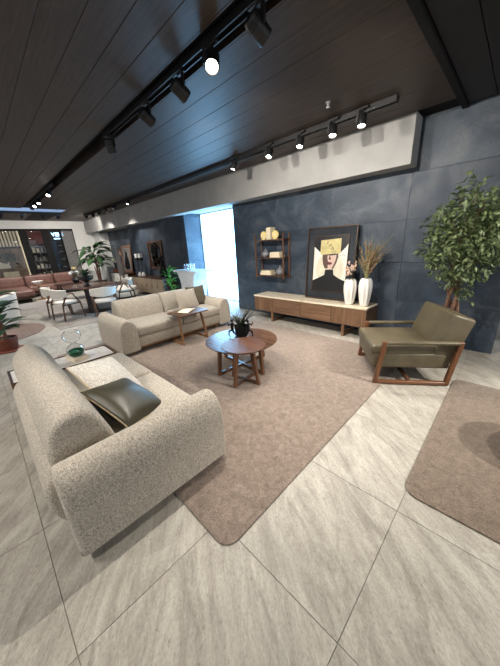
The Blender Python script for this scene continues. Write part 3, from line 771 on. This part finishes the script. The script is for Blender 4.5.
for k in range(11):
    a = random.uniform(0, 2*PI); s = random.uniform(.03, .11); h = random.uniform(.52, .66)
    tip = Vector((s*math.cos(a)+.02, s*math.sin(a), h))
    B().tube([(0.03*math.cos(a), .03*math.sin(a), .35), tip*.5+Vector((0, 0, .24)), tip], .003, 5).obj('stem', 'leaf_dark', bl)
    b = B()
    for q in range(9):
        c = tip+Vector((random.uniform(-.022, .022), random.uniform(-.022, .022), random.uniform(-.05, .04))); r = random.uniform(.009, .016)
        b.lathe([(r*.2, -r), (r, 0), (r*.2, r)], c, 6)
    b.obj('blossom', 'blossom', bl)
gr = thing('dried_grasses', 'tall dried grasses with seed heads fanning above the white vase', 'grasses', (-1.63, 4.26, .536))
for k in range(54):
    a = random.uniform(-PI, PI); s = random.uniform(.03, .26); h = random.uniform(.72, 1.12)
    dx = s*math.cos(a)*1.1+.05; dy = s*math.sin(a)*.7
    P = [Vector((0.3*dx*t*.3 + dx*t**2.2, .3*dy*t*.3+dy*t**2.2, .34+(h-.34)*t*(1-.06*s*t))) for t in (0, .25, .5, .75, 1)]
    B().tube(P, [.003, .003, .0025, .002, .001], 5).obj('stalk', 'dry', gr)
    if k % 3 != 2:
        b = B()
        for q in range(14):
            t = random.uniform(.45, .86); i = min(3, int(t*4)); c = P[i].lerp(P[i+1], t*4-i)+Vector((random.uniform(-.014, .014), random.uniform(-.014, .014), 0)); r = random.uniform(.007, .013)
            b.lathe([(r*.2, -1.6*r), (r, 0), (r*.2, 1.6*r)], c, 5)
        b.obj('seed_head', 'dry_head', gr)

# ================================================================== WALL SHELF
WSX0, WSX1, WSY0, WSY1 = -4.07, -3.33, 4.34, 4.575
ws = thing('wall_shelf', 'walnut three tier wall shelf hung on the slate wall', 'shelf', ((WSX0+WSX1)/2, 4.575, .86))
cx = (WSX0+WSX1)/2
for s, x in ((-1, WSX0), (1, WSX1)):
    for y in (WSY0+.015, WSY1-.02):
        B().box(x-cx-.014, x-cx+.014, y-4.575-.014, y-4.575+.014, 0, .9, .002, 1).obj('post', 'walnut_z', ws, False)
SZ = (.92, 1.28, 1.635)
for z in SZ:
    B().box(WSX0-cx-.03, WSX1-cx+.0, WSY0-4.575, -.004, z-.86-.012, z-.86+.012, .002, 1).obj('shelf_board', 'walnut', ws, False)
def jar(label, loc, s=1.0):
    t = thing('jar', label, 'jar', loc)
    B().lathe([(.035*s, 0), (.06*s, .012*s), (.085*s, .055*s), (.082*s, .09*s), (.05*s, .125*s), (.03*s, .135*s), (.03*s, .14*s)], n=28).obj('vessel', 'grey_cer', t)
    B().lathe([(.036*s, .139*s), (.034*s, .152*s), (.014*s, .165*s), (.018*s, .178*s), (.008*s, .19*s), (.001, .192*s)], n=20).obj('lid', 'grey_cer', t); return t
YS = 4.44
jar('grey lidded jar on the middle shelf board', (-3.86, YS, SZ[1]+.0125), 1.0)
jar('grey lidded jar on the lowest shelf board', (-3.48, YS, SZ[0]+.0125), 1.05)
def bookbox(label, loc, w, d, h, rz=0):
    t = thing('book', label, 'book', loc, rz)
    B().box(-w/2+.003, w/2-.003, -d/2+.003, d/2-.006, .003, h-.003).obj('pages', 'paper', t, False)
    B().box(-w/2, w/2, -d/2, d/2, 0, .003).box(-w/2, w/2, -d/2, d/2, h-.003, h).box(-w/2, w/2, d/2-.003, d/2, .003, h-.003).obj('cover', 'slat_cream', t, False)
    return t
bookbox('upper cream book stacked on the middle shelf board', (-3.56, YS, SZ[1]+.0125+.056), .25, .16, .052)
bookbox('lower cream book stacked on the middle shelf board', (-3.56, YS, SZ[1]+.0125), .27, .17, .055)
bookbox('upper cream book stacked on the lowest shelf board', (-3.82, YS, SZ[0]+.0125+.046), .27, .16, .044)
bookbox('lower cream book stacked on the lowest shelf board', (-3.82, YS, SZ[0]+.0125), .3, .17, .045)
for k, x in enumerate((-3.755, -3.715, -3.675)):
    b = bookbox(('first', 'second', 'third')[k]+' upright cream book from the left post on the top shelf board', (x, YS, SZ[2]+.0125), .036, .16, .225+.004*k)
def disc_bookend(label, x):
    t = thing('disc_bookend', label, 'bookend', (x, YS-.03, SZ[2]+.0125)); n = 48
    poly = [((.078+.006*math.cos(14*2*PI*k/n))*math.cos(2*PI*k/n), .086+(.078+.006*math.cos(14*2*PI*k/n))*math.sin(2*PI*k/n)) for k in range(n)]
    B().prism(poly, 'y', -.02, .02, rnd=.004, seg=2).obj('disc', 'sunflower', t)
    B().prism([(.03*math.cos(2*PI*k/20), .086+.03*math.sin(2*PI*k/20)) for k in range(20)], 'y', -.024, -.019).obj('hub', 'paper', t)
    B().box(-.05, .05, -.03, .03, 0, .01, .002, 1).obj('foot', 'paper', t, False)
disc_bookend('yellow scalloped disc ornament on the window side of the upright books', -3.87); disc_bookend('yellow scalloped disc ornament on the picture side of the upright books', -3.565)

# ================================================================== FICUS TREE
random.seed(21)
tx, ty = -.44, 4.14
pot = thing('tree_planter', 'dark round planter behind the olive armchair', 'planter', (tx, ty, 0))
B().lathe([(.13, 0), (.15, .01), (.185, .34), (.19, .36), (.17, .36), (.165, .33), (.002, .325)], n=32).obj('vessel', 'black', pot)
B().lathe([(.164, .331), (.12, .338), (.002, .342)], n=24).obj('soil', 'soil', pot)
ft = thing('ficus_tree', 'tall ficus tree with twisted trunk and dense small leaves', 'tree', (tx, ty, .335))
for k in range(4):
    P = []; a0 = k*PI/2
    for i in range(15):
        t = i/14; a = a0+t*5.2; r = .05*(1-.35*t)+.012
        P.append((r*math.cos(a)-.03*math.sin(2*t)-.05*t, r*math.sin(a), t*1.0))
    B().tube(P, [.026-.010*i/14 for i in range(15)], 7).obj('trunk_stem', 'bark', ft)
crown_c = Vector((-.0, -.08, 1.22)); tips = []
for k in range(26):
    u = random.uniform(-1, 1); a = random.uniform(0, 2*PI); s = math.sqrt(1-u*u)
    e = crown_c+Vector((.42*s*math.cos(a), .36*s*math.sin(a), .48*u))*random.uniform(.7, 1)
    st = Vector((-.05+random.uniform(-.03, .03), random.uniform(-.03, .03), random.uniform(.7, 1.0)))
    mid = (st+e)/2+Vector((0, 0, .06))
    B().tube([st, mid, e], [.010, .007, .003], 5).obj('branch', 'bark', ft); tips.append((mid, e))
verts, faces = [], []
def leaf(p, d, L, w, up):
    d = d.normalized(); s = d.cross(up)
    if s.length < 1e-3: s = Vector((1, 0, 0))
    s.normalize(); n = s.cross(d); i = len(verts)
    verts.extend([p, p+d*L*.45+s*w/2-n*w*.12, p+d*L-n*w*.25, p+d*L*.45-s*w/2-n*w*.12, p+d*L*.45+n*.0])
    faces.extend([(i, i+1, i+4), (i+1, i+2, i+4), (i+2, i+3, i+4), (i+3, i, i+4)])
for k in range(3500):
    u = random.uniform(-1, 1); a = random.uniform(0, 2*PI); s = math.sqrt(1-u*u); rr = random.random()**.45
    lump = 1+.34*noise.noise(Vector((s*math.cos(a)*2.2, s*math.sin(a)*2.2, u*2.2)))
    p = crown_c+Vector((.46*s*math.cos(a), .40*s*math.sin(a), .54*u))*rr*lump
    if p.y+ty > 4.54 or p.x+tx < -1.0: continue
    d = Vector((random.gauss(0, 1), random.gauss(0, 1), random.gauss(-.5, .8)))+(p-crown_c)*1.2
    leaf(p, d, random.uniform(.055, .095), random.uniform(.026, .042), Vector((random.gauss(0, .5), random.gauss(0, .5), 1)))
for k in range(150):
    c = Vector((random.gauss(.06, .05), random.gauss(-.08, .05), random.gauss(.56, .05))) if k > 60 else Vector((random.gauss(-.12, .04), random.gauss(-.05, .05), random.gauss(.68, .04)))
    leaf(c, Vector((random.gauss(.2, 1), random.gauss(-.3, 1), random.gauss(-.2, .7))), random.uniform(.05, .08), random.uniform(.022, .034), Vector((0, 0, 1)))
me = bpy.data.meshes.new('foliage'); me.from_pydata([v[:] for v in verts], [], faces); me.update()
fo = link('foliage', me, 'leaf_ficus', ft, False); fo['kind'] = 'stuff'

rt = thing('shadow_side_table', 'unseen round walnut side table added to cast a shadow on the brown rug', 'table', (.60, 2.62, .0125))  # table added out of view for its shadow on the rug
B().lathe([(.22, .47), (.25, .485), (.25, .5), (.002, .5)], n=48).obj('table_top', 'walnut', rt)
B().tube([(0, 0, .02), (0, 0, .48)], .03, 16).obj('column', 'walnut_z', rt)
B().lathe([(.2, 0), (.2, .015), (.05, .03), (.002, .03)], n=36).obj('base', 'walnut', rt)

# ================================================================== DINING AREA
DT = (-8.32, 2.18)
dt = thing('dining_table', 'oval dark walnut dining table on a slab pedestal', 'table', (DT[0], DT[1], .0125), math.radians(20))
H = .7275
ov = [(.80*math.copysign(abs(math.cos(2*PI*k/64))**.8, math.cos(2*PI*k/64)), .62*math.copysign(abs(math.sin(2*PI*k/64))**.8, math.sin(2*PI*k/64))) for k in range(64)]
B().prism(ov, 'z', H-.035, H, rnd=.012, seg=3).obj('table_top', 'dark_top', dt)
for k in range(3):
    a = math.radians(80+120*k)
    B().box(-.025, .025, .02, .36, .02, H-.036, .006, 2, TM((0, 0, 0), (0, 0, a)) @ TM((0, 0, 0), (0, 0, 0))).obj('pedestal_slab', 'concrete' if k != 1 else 'brown_dark', dt, False)
B().prism([(.42*math.cos(2*PI*k/40), .34*math.sin(2*PI*k/40)) for k in range(40)], 'z', 0, .03, rnd=.008, seg=2).obj('base_plate', 'brown_dark', dt)

def dining_chair(label, loc, rz):
    t = thing('dining_chair', label, 'chair', (loc[0], loc[1], .0125), rz)
    B().prism(smooth_poly([(-.24, -.22), (.24, -.22), (.26, .05), (.22, .25), (-.22, .25), (-.26, .05)], 2), 'z', .40, .455, rnd=.02, seg=3).obj('seat', 'white_shell', t)
    # curved backrest band
    rings = []
    for k in range(13):
        a = math.radians(200+140*k/12); c, s = math.cos(a), math.sin(a)
        hh = .11*(1-.35*abs(k-6)/6); zc = .66
        R, th = .285, .028
        rings.append([Vector(((R+dx)*c, (R+dx)*s*.95+.03, zc+dz)) for dx, dz in ((-th, -hh), (0, -hh-.012), (th, -hh), (th, hh), (0, hh+.012), (-th, hh))])
    B().loft(rings).obj('backrest', 'white_shell', t)
    for sx in (-1, 1):
        B().tube([(sx*.24, -.24, 0), (sx*.25, -.20, .4), (sx*.262, -.06, .63), (sx*.262, .06, .66)], [.014, .02, .018, .014], 8).obj('rear_leg', 'walnut_z', t)
        B().tube([(sx*.25, .27, 0), (sx*.25, .22, .40), (sx*.258, .08, .64), (sx*.262, -.02, .665)], [.014, .02, .018, .014], 8).obj('front_leg', 'walnut_z', t)
        B().bar((sx*.22, -.2, .39), (sx*.22, .22, .39), .025, .03, .002).obj('seat_rail', 'walnut', t, False)
    return t
dining_chair('white upholstered walnut dining chair backing on the two-armed sofa', (-7.2, 2.08), math.radians(80))
dining_chair('white upholstered walnut dining chair on the open floor side of the dining table', (-7.95, 1.38), math.radians(18))
dining_chair('white upholstered walnut dining chair nearest the rust sofa', (-8.72, 1.32), math.radians(-8))
dining_chair('white upholstered walnut dining chair between the dining table and the sideboard', (-8.55, 3.1), math.radians(172))

def leafy(root, n, base, h0, h1, lmin, lmax, wr, mat, spread=1.0, stem_mat='bark', droop=.5, pinnate=0, fold=.12, seed=1):
    """large leaves, each its own part, on arching stalks"""
    random.seed(seed)
    for k in range(n):
        a = 2*PI*k/n*2.4+random.uniform(-.3, .3); h = h0+(h1-h0)*((k+.5)/n); L = random.uniform(lmin, lmax)
        el = random.uniform(.2, .9)
        d = Vector((math.cos(a)*math.cos(el), math.sin(a)*math.cos(el), math.sin(el)))
        st = Vector(base)+Vector((0, 0, h)); p0 = st+d*L*.35*spread
        side = d.cross(Vector((0, 0, 1))).normalized(); W = L*wr
        def f(u, v, p0=p0, d=d, L=L, side=side, W=W):
            t = u; w = W*math.sin(PI*min(1, max(0, t))**.8)**.8 if 0 < t < 1 else .001
            c = p0+d*L*t+Vector((0, 0, -droop*L*t*t)); s = (v-.5)*2
            return c+side*w*.5*s+Vector((0, 0, fold*w*abs(s)))
        b = B(); b.grid(f, 7, 4); o = b.obj('leaf', mat, root)
        B().tube([st-Vector((0, 0, .02)), st+d*L*.2*spread, p0+d*L*.05], [.008*(L/.4)**.5, .006*(L/.4)**.5, .004], 5).obj('leaf_stalk', stem_mat, root)

def potted(name, label, cat, loc, pot_r, pot_h, pot_mat):
    t = thing(name, label, cat, loc)
    B().lathe([(pot_r*.75, 0), (pot_r*.8, .008), (pot_r*.97, pot_h-.03), (pot_r, pot_h-.025), (pot_r, pot_h), (pot_r*.9, pot_h), (pot_r*.88, pot_h-.03), (.002, pot_h-.032)], n=28).obj('pot', pot_mat, t)
    B().lathe([(pot_r*.88, pot_h-.03), (.002, pot_h-.02)], n=24).obj('soil', 'soil', t)
    return t
bp = potted('banana_plant', 'tall broad-leaved plant in a dark pot in the far corner', 'plant', (-13.3, 3.85, 0), .27, .36, 'black')
for k, (dx, dy, h) in enumerate(((-.08, 0, 1.3), (.06, .06, 1.1), (.02, -.08, .9), (.1, -.02, 1.2))):
    B().tube([(dx*.5, dy*.5, .33), (dx, dy, .33+h*.5), (dx*1.4, dy*1.4, h+.1)], [.03, .025, .018], 8).obj('stem', 'bark', bp)
leafy(bp, 56, (0, 0, 0), .9, 1.7, .45, .8, .34, 'leaf', 1.0, 'leaf', .6, seed=4)
gp = potted('potted_plant', 'rubber plant in a terracotta pot behind the beige sofa', 'plant', (-6.25, .06, 0), .17, .24, 'terracotta')
B().lathe([(.2, 0), (.215, .008), (.215, .022), (.2, .024), (.002, .02)], n=28).obj('saucer', 'terracotta', gp)
B().tube([(0, 0, .2), (.01, 0, .5), (0, .01, .9)], [.022, .018, .012], 8).tube([(.02, .02, .2), (.04, .03, .55)], [.015, .01], 7).obj('stem', 'bark', gp)
leafy(gp, 30, (0, 0, 0), .36, .95, .34, .48, .42, 'leaf', .5, 'leaf_light', .35, seed=8)
pp = potted('palm_plant', 'bright green leafy plant beside the white podium', 'plant', (-7.5, 4.12, 0), .13, .24, 'ceramic')
leafy(pp, 40, (0, 0, 0), .28, .95, .22, .36, .22, 'leaf_light', .6, 'leaf_light', .3, seed=12)

# bowl of greenery and flowers on the dining table
bw = thing('footed_bowl', 'dark footed bowl on the dining table', 'bowl', (-8.15, 2.02, .7405))
B().lathe([(.10, 0), (.10, .012), (.045, .03), (.04, .10), (.09, .14), (.17, .17), (.19, .26), (.18, .27), (.165, .25), (.15, .19), (.002, .17)], n=32).obj('vessel', 'black', bw)
bg = thing('bowl_plant', 'mound of green leaves growing in the dark footed bowl', 'plant', (-8.15, 2.02, .9115))
leafy(bg, 36, (0, 0, 0), .05, .2, .13, .24, .45, 'leaf', .5, 'leaf', .3, seed=15)
tv = thing('serving_table', 'low dark wooden table behind the dining chairs', 'table', (-11.2, 2.35, .011))
B().prism(rrect(-.35, .35, -.55, .55, .05), 'z', .54, .575, rnd=.008, seg=2).obj('table_top', 'brown_dark', tv)
for a in (-.28, .28):
    for b in (-.47, .47): B().bar((a, b, 0), (a*.95, b*.95, .54), .045, .045, .004).obj('leg', 'brown_dark', tv, False)
fv = thing('flower_vase', 'round dark vase of white and yellow flowers on the low dark table', 'flowers', (-11.2, 2.45, .587))
B().lathe([(.06, 0), (.1, .03), (.12, .1), (.08, .17), (.06, .19), (.05, .185)], n=24).obj('vase', 'black', fv)
random.seed(31)
for k in range(24):
    a = random.uniform(0, 2*PI); u = random.uniform(0, 1); r = .15*math.sqrt(1-u*u*.8)
    p = Vector((r*math.cos(a), r*math.sin(a), .24+.16*u)) if k > 2 else Vector((.03*k-.03, .02*k, .50))
    B().tube([(0, 0, .16), p], .004, 4).obj('stem', 'leaf', fv)
    n = B()
    for q in range(6): n.lathe([(.005, -.025), (.03, 0), (.005, .025)], p+Vector((random.uniform(-.03, .03), random.uniform(-.03, .03), random.uniform(-.02, .02))), 7)
    n.obj('flower', 'ceramic' if k > 2 else 'sunflower', fv)
# ================================================================== SIDEBOARDS ALONG THE WALL
def sideboard(label, x0, x1, y0, y1, h, nd, front, top, legs=.12):
    t = thing('sideboard', label, 'sideboard', ((x0+x1)/2, (y0+y1)/2, 0)); w, d = (x1-x0)/2, (y1-y0)/2
    B().box(-w, w, -d+.02, d, legs, h-.03, .003, 1).obj('carcass', 'walnut', t, False)
    B().box(-w-.01, w+.01, -d-.01, d, h-.03, h, .004, 1).obj('top', top, t, False)
    for k in range(nd):
        a = -w+2*w*k/nd; b = -w+2*w*(k+1)/nd
        f = B().box(a+.006, b-.006, -d, -d+.02, legs+.01, h-.04, .003, 1).obj('door', front, t, False)
        B().box(b-.05, b-.035, -d-.012, -d, h*.5, h*.5+.1, .002, 1).obj('handle', 'walnut_z', f, False)
    for sx in (-1, 1):
        for sy in (-1, 1): B().bar((sx*(w-.1), sy*(d-.06), 0), (sx*(w-.1), sy*(d-.06), legs), .04, .04, .003).obj('leg', 'black', t, False)
    return t
sideboard('sideboard with pale wood doors and walnut top under the oval mirror', -10.3, -7.95, 4.10, 4.56, .67, 6, 'pale_wood', 'walnut')
sideboard('white fronted sideboard with walnut top in the far wall recess', -13.4, -11.5, 4.40, 4.93, .67, 5, 'white_shell', 'walnut')
mi = thing('wall_mirror', 'oval dark mirror in a square walnut frame on the slate wall', 'mirror', (-9.05, 4.575, .92))
B().box(-.5, -.46, -.04, -.002, 0, .92, .003, 1).box(.46, .5, -.04, -.002, 0, .92, .003, 1).box(-.46, .46, -.04, -.002, .88, .92, .003, 1).box(-.46, .46, -.04, -.002, 0, .04, .003, 1).obj('frame', 'walnut_z', mi, False)
B().box(-.46, .46, -.02, -.002, .04, .88).obj('panel', 'brown_dark', mi, False)
B().prism([(.36*math.cos(2*PI*k/48), .46+.42*math.sin(2*PI*k/48)) for k in range(48)], 'y', -.035, -.019, rnd=.005, seg=2).obj('oval_glass', 'mirror', mi)
fg = thing('black_sculpture', 'black abstract seated figure on the pale door sideboard', 'sculpture', (-8.25, 4.33, .671))
B().tube([(-.1, 0, 0), (-.08, 0, .2), (-.02, 0, .34), (.02, 0, .5), (0, 0, .6)], [.07, .08, .06, .05, .015], 10).tube([(0, 0, .33), (.12, -.02, .28), (.2, 0, 0)], [.05, .045, .03], 8).tube([(.01, 0, .47), (.12, 0, .38), (.15, 0, .27)], [.03, .025, .02], 8).lathe([(.002, -.06), (.04, -.04), (.05, 0), (.035, .045), (.002, .055)], (-.01, 0, .64), 12).obj('body', 'matte_black', fg)
B().box(-.16, .24, -.09, .09, 0, .025, .004, 1).obj('base', 'matte_black', fg, False)
def cup_lamp(label, x, y, z, h):
    t = thing('table_lamp', label, 'lamp', (x, y, z), 0, 'candle lamps on the sideboard')
    B().lathe([(.07, 0), (.075, .01), (.05, .09), (.02, .13)], n=18).obj('base', 'ceramic', t)
    B().tube([(0, 0, .12), (0, 0, h-.24)], .012, 8).lathe([(.015, h-.26), (.075, h-.24), (.08, h-.14)], n=18).obj('stem', 'black', t)
    B().lathe([(.078, h-.14), (.085, h), (.078, h), (.07, h-.138)], n=18).obj('cup', 'ceramic', t)
for x, w_ in ((-10.02, 'beside the tripod sculpture'), (-9.72, 'beside the oval mirror')): cup_lamp('tall black candle lamp with white cup on the sideboard, the one '+w_, x, 4.30, .671, .78)
af = thing('leaning_art', 'tall brown framed picture leaning on the wall in the recess', 'picture', (-12.35, 4.80, .671)); af.rotation_euler = (math.radians(-5), 0, 0)
B().box(-.5, -.42, -.03, .01, 0, 1.12, .004, 1).box(.42, .5, -.03, .01, 0, 1.12, .004, 1).box(-.42, .42, -.03, .01, 1.04, 1.12, .004, 1).box(-.42, .42, -.03, .01, 0, .08, .004, 1).obj('frame', 'bark', af, False)
B().box(-.42, .42, -.01, .0, .08, 1.04).obj('picture_panel', 'concrete', af, False)
B().prism(smooth_poly([(-.3, .1), (.3, .1), (.22, .5), (.1, .62), (.05, .85), (-.1, .88), (-.14, .62), (-.25, .45)], 2), 'y', -.014, -.009).obj('dark_figure', 'matte_black', af, False)
ol = thing('orchid', 'small white orchid in a pot on the recess sideboard', 'flowers', (-13.1, 4.55, .671))
B().lathe([(.08, 0), (.1, .01), (.11, .12), (.1, .12), (.002, .11)], n=18).obj('pot', 'terracotta', ol)
for s in (-1, 1):
    B().tube([(0, 0, .11), (s*.04, 0, .35), (s*.12, 0, .55)], .008, 6).obj('stem', 'leaf', ol)
    b = B()
    for q in range(5): b.lathe([(.005, -.05), (.065, 0), (.005, .05)], (s*(.09+.03*q-.06), .02*(q % 2), .5+.05*math.sin(q*1.3)), 8)
    b.obj('bloom', 'ceramic', ol)
rv = thing('red_ornament', 'round pinkish red wall ornament in the far recess', 'ornament', (-13.15, 4.90, 1.46))
B().lathe([(.002, -.03), (.16, -.02), (.2, .0), (.002, .004)], n=28, mat=TM((0, -.005, 0), (PI/2, 0, 0))).obj('dish', 'rust', rv)
B().lathe([(.002, 0), (.08, .01), (.1, .03), (.002, .035)], n=20, mat=TM((0, -.005, 0), (PI/2, 0, 0))).obj('centre', 'blossom', rv)

# tall tripod stand with slender column
es = thing('tripod_sculpture', 'slender grey column on an oak tripod beside the pale door sideboard', 'sculpture', (-10.75, 3.92, 0))
for k in range(3):
    a = 2*PI*k/3+.5
    B().bar((.22*math.cos(a), .22*math.sin(a), 0), (.05*math.cos(a), .05*math.sin(a), .75), .03, .03, .003).obj('leg', 'oak', es, False)
B().tube([(0, 0, .68), (0, 0, .95), (-.02, 0, 1.3), (0.02, 0, 1.72)], [.11, .12, .09, .03], 12).obj('column', 'concrete', es)
ot = thing('ottoman', 'white round layered ottoman in front of the pale door sideboard', 'ottoman', (-9.75, 3.45, .0125))
B().lathe([(.3, 0), (.32, .02), (.32, .06), (.28, .07)], n=32).obj('base', 'black', ot)
B().lathe([(.46, .07), (.53, .09), (.55, .16), (.53, .22), (.48, .235)], n=40).obj('lower_cushion', 'white_shell', ot)
B().lathe([(.42, .236), (.49, .25), (.50, .31), (.47, .37), (.38, .39), (.002, .395)], n=40).obj('upper_cushion', 'white_shell', ot)

# white podium with glassware in front of the niche
pd = thing('podium', 'white stone podium with flared top in front of the bright window', 'podium', (-6.4, 4.22, 0))
B().loft([[Vector((s*math.cos(a)*w, math.sin(a)*d, z)) for s in (1,) for a in [PI/4+PI/2*k for k in range(4)]] for w, d, z in ((.40, .30, 0), (.40, .30, .3), (.46, .31, .7), (.60, .33, .93))]).obj('body', 'podium', pd, False)
B().box(-.56, .56, -.28, .28, .93, .985, .006, 2).obj('top', 'podium', pd, False)
for k in range(5):
    g = thing('drinking_glass', 'clear drinking glass grouped on the white podium', 'glass', (-6.58+.09*k, 4.15+.06*(k % 2), .9855), 0, 'glasses on the podium')
    B().lathe([(.032, 0), (.036, .004), (.04, .16), (.037, .16), (.033, .01), (.002, .008)], n=18).obj('tumbler', 'glass', g)

# ================================================================== LOUNGE AT THE FAR END
rs = thing('sectional_sofa', 'rust leather sectional sofa with chaise along the storefront glazing', 'sofa', (-13.9, 1.6, 0))
def cush(name, x0, x1, y0, y1, z0, z1, r=.05): B().box(x0, x1, y0, y1, z0, z1, r, 4).rough(.006, 3).obj(name, 'rust', rs)
B().box(-.55, .45, -2.4, 1.75, .14, .22, .01, 1).box(.45, 1.75, -1.3, -.3, .14, .22, .01, 1).obj('platform', 'brown_dark', rs, False)
for a, b in ((-2.4, -1.32), (-.28, .7), (.72, 1.75)): cush('seat_cushion', -.35, .48, a, b, .22, .44)
cush('chaise_cushion', -.35, 1.8, -1.3, -.3, .22, .44, .07)
for a, b in ((-2.4, -1.32), (-1.3, -.3), (-.28, .7), (.72, 1.75)): cush('back_cushion', -.6, -.3, a, b, .40, .82, .08)
for p in ((-.45, -2.2), (-.45, 1.6), (.35, 1.6), (1.6, -1.15), (1.6, -.45), (.35, -2.2)): B().bar((p[0], p[1], 0), (p[0], p[1], .14), .05, .05, .004).obj('leg', 'black', rs, False)
st = thing('stool_table', 'slim oak side table beside the rust chaise', 'table', (-12.6, 1.52, .0005))
B().lathe([(.18, 0), (.18, .015), (.03, .03), (.028, .50), (.2, .52), (.2, .54), (.002, .54)], n=28).obj('pedestal_top', 'oak', st)
wf = thing('white_bowl', 'white flower-shaped bowl on the slim oak side table', 'bowl', (-12.6, 1.52, .5415))
n = 40
B().loft([[Vector((r*(1+.12*math.cos(8*2*PI*k/n)*t)*math.cos(2*PI*k/n), r*(1+.12*math.cos(8*2*PI*k/n)*t)*math.sin(2*PI*k/n), z)) for k in range(n)] for r, z, t in ((.05, 0, 0), (.11, .05, .4), (.17, .14, 1), (.155, .14, 1), (.1, .06, .4), (.01, .03, 0))]).obj('petal_rim', 'ceramic', wf)
tc = thing('tub_chair', 'white rounded tub chair on the round brown rug', 'armchair', (-8.5, .02, .0125), math.radians(160))
rings = []
for k in range(25):
    a = math.radians(150+240*k/24); c, s = math.cos(a), math.sin(a); hh = .80-.22*(abs(k-12)/12)**1.5
    rings.append([Vector((R*c, R*s, z)) for R, z in ((.40, .12), (.46, .10), (.50, .4), (.53, hh-.03), (.50, hh), (.45, hh-.02), (.41, .45))])
B().loft(rings).obj('shell', 'white_shell', tc)
B().lathe([(.36, .12), (.40, .15), (.41, .36), (.38, .42), (.002, .43)], n=36).obj('seat_cushion', 'white_shell', tc)
B().lathe([(.3, 0), (.3, .03), (.08, .05), (.08, .12)], n=28).obj('swivel_base', 'black', tc)
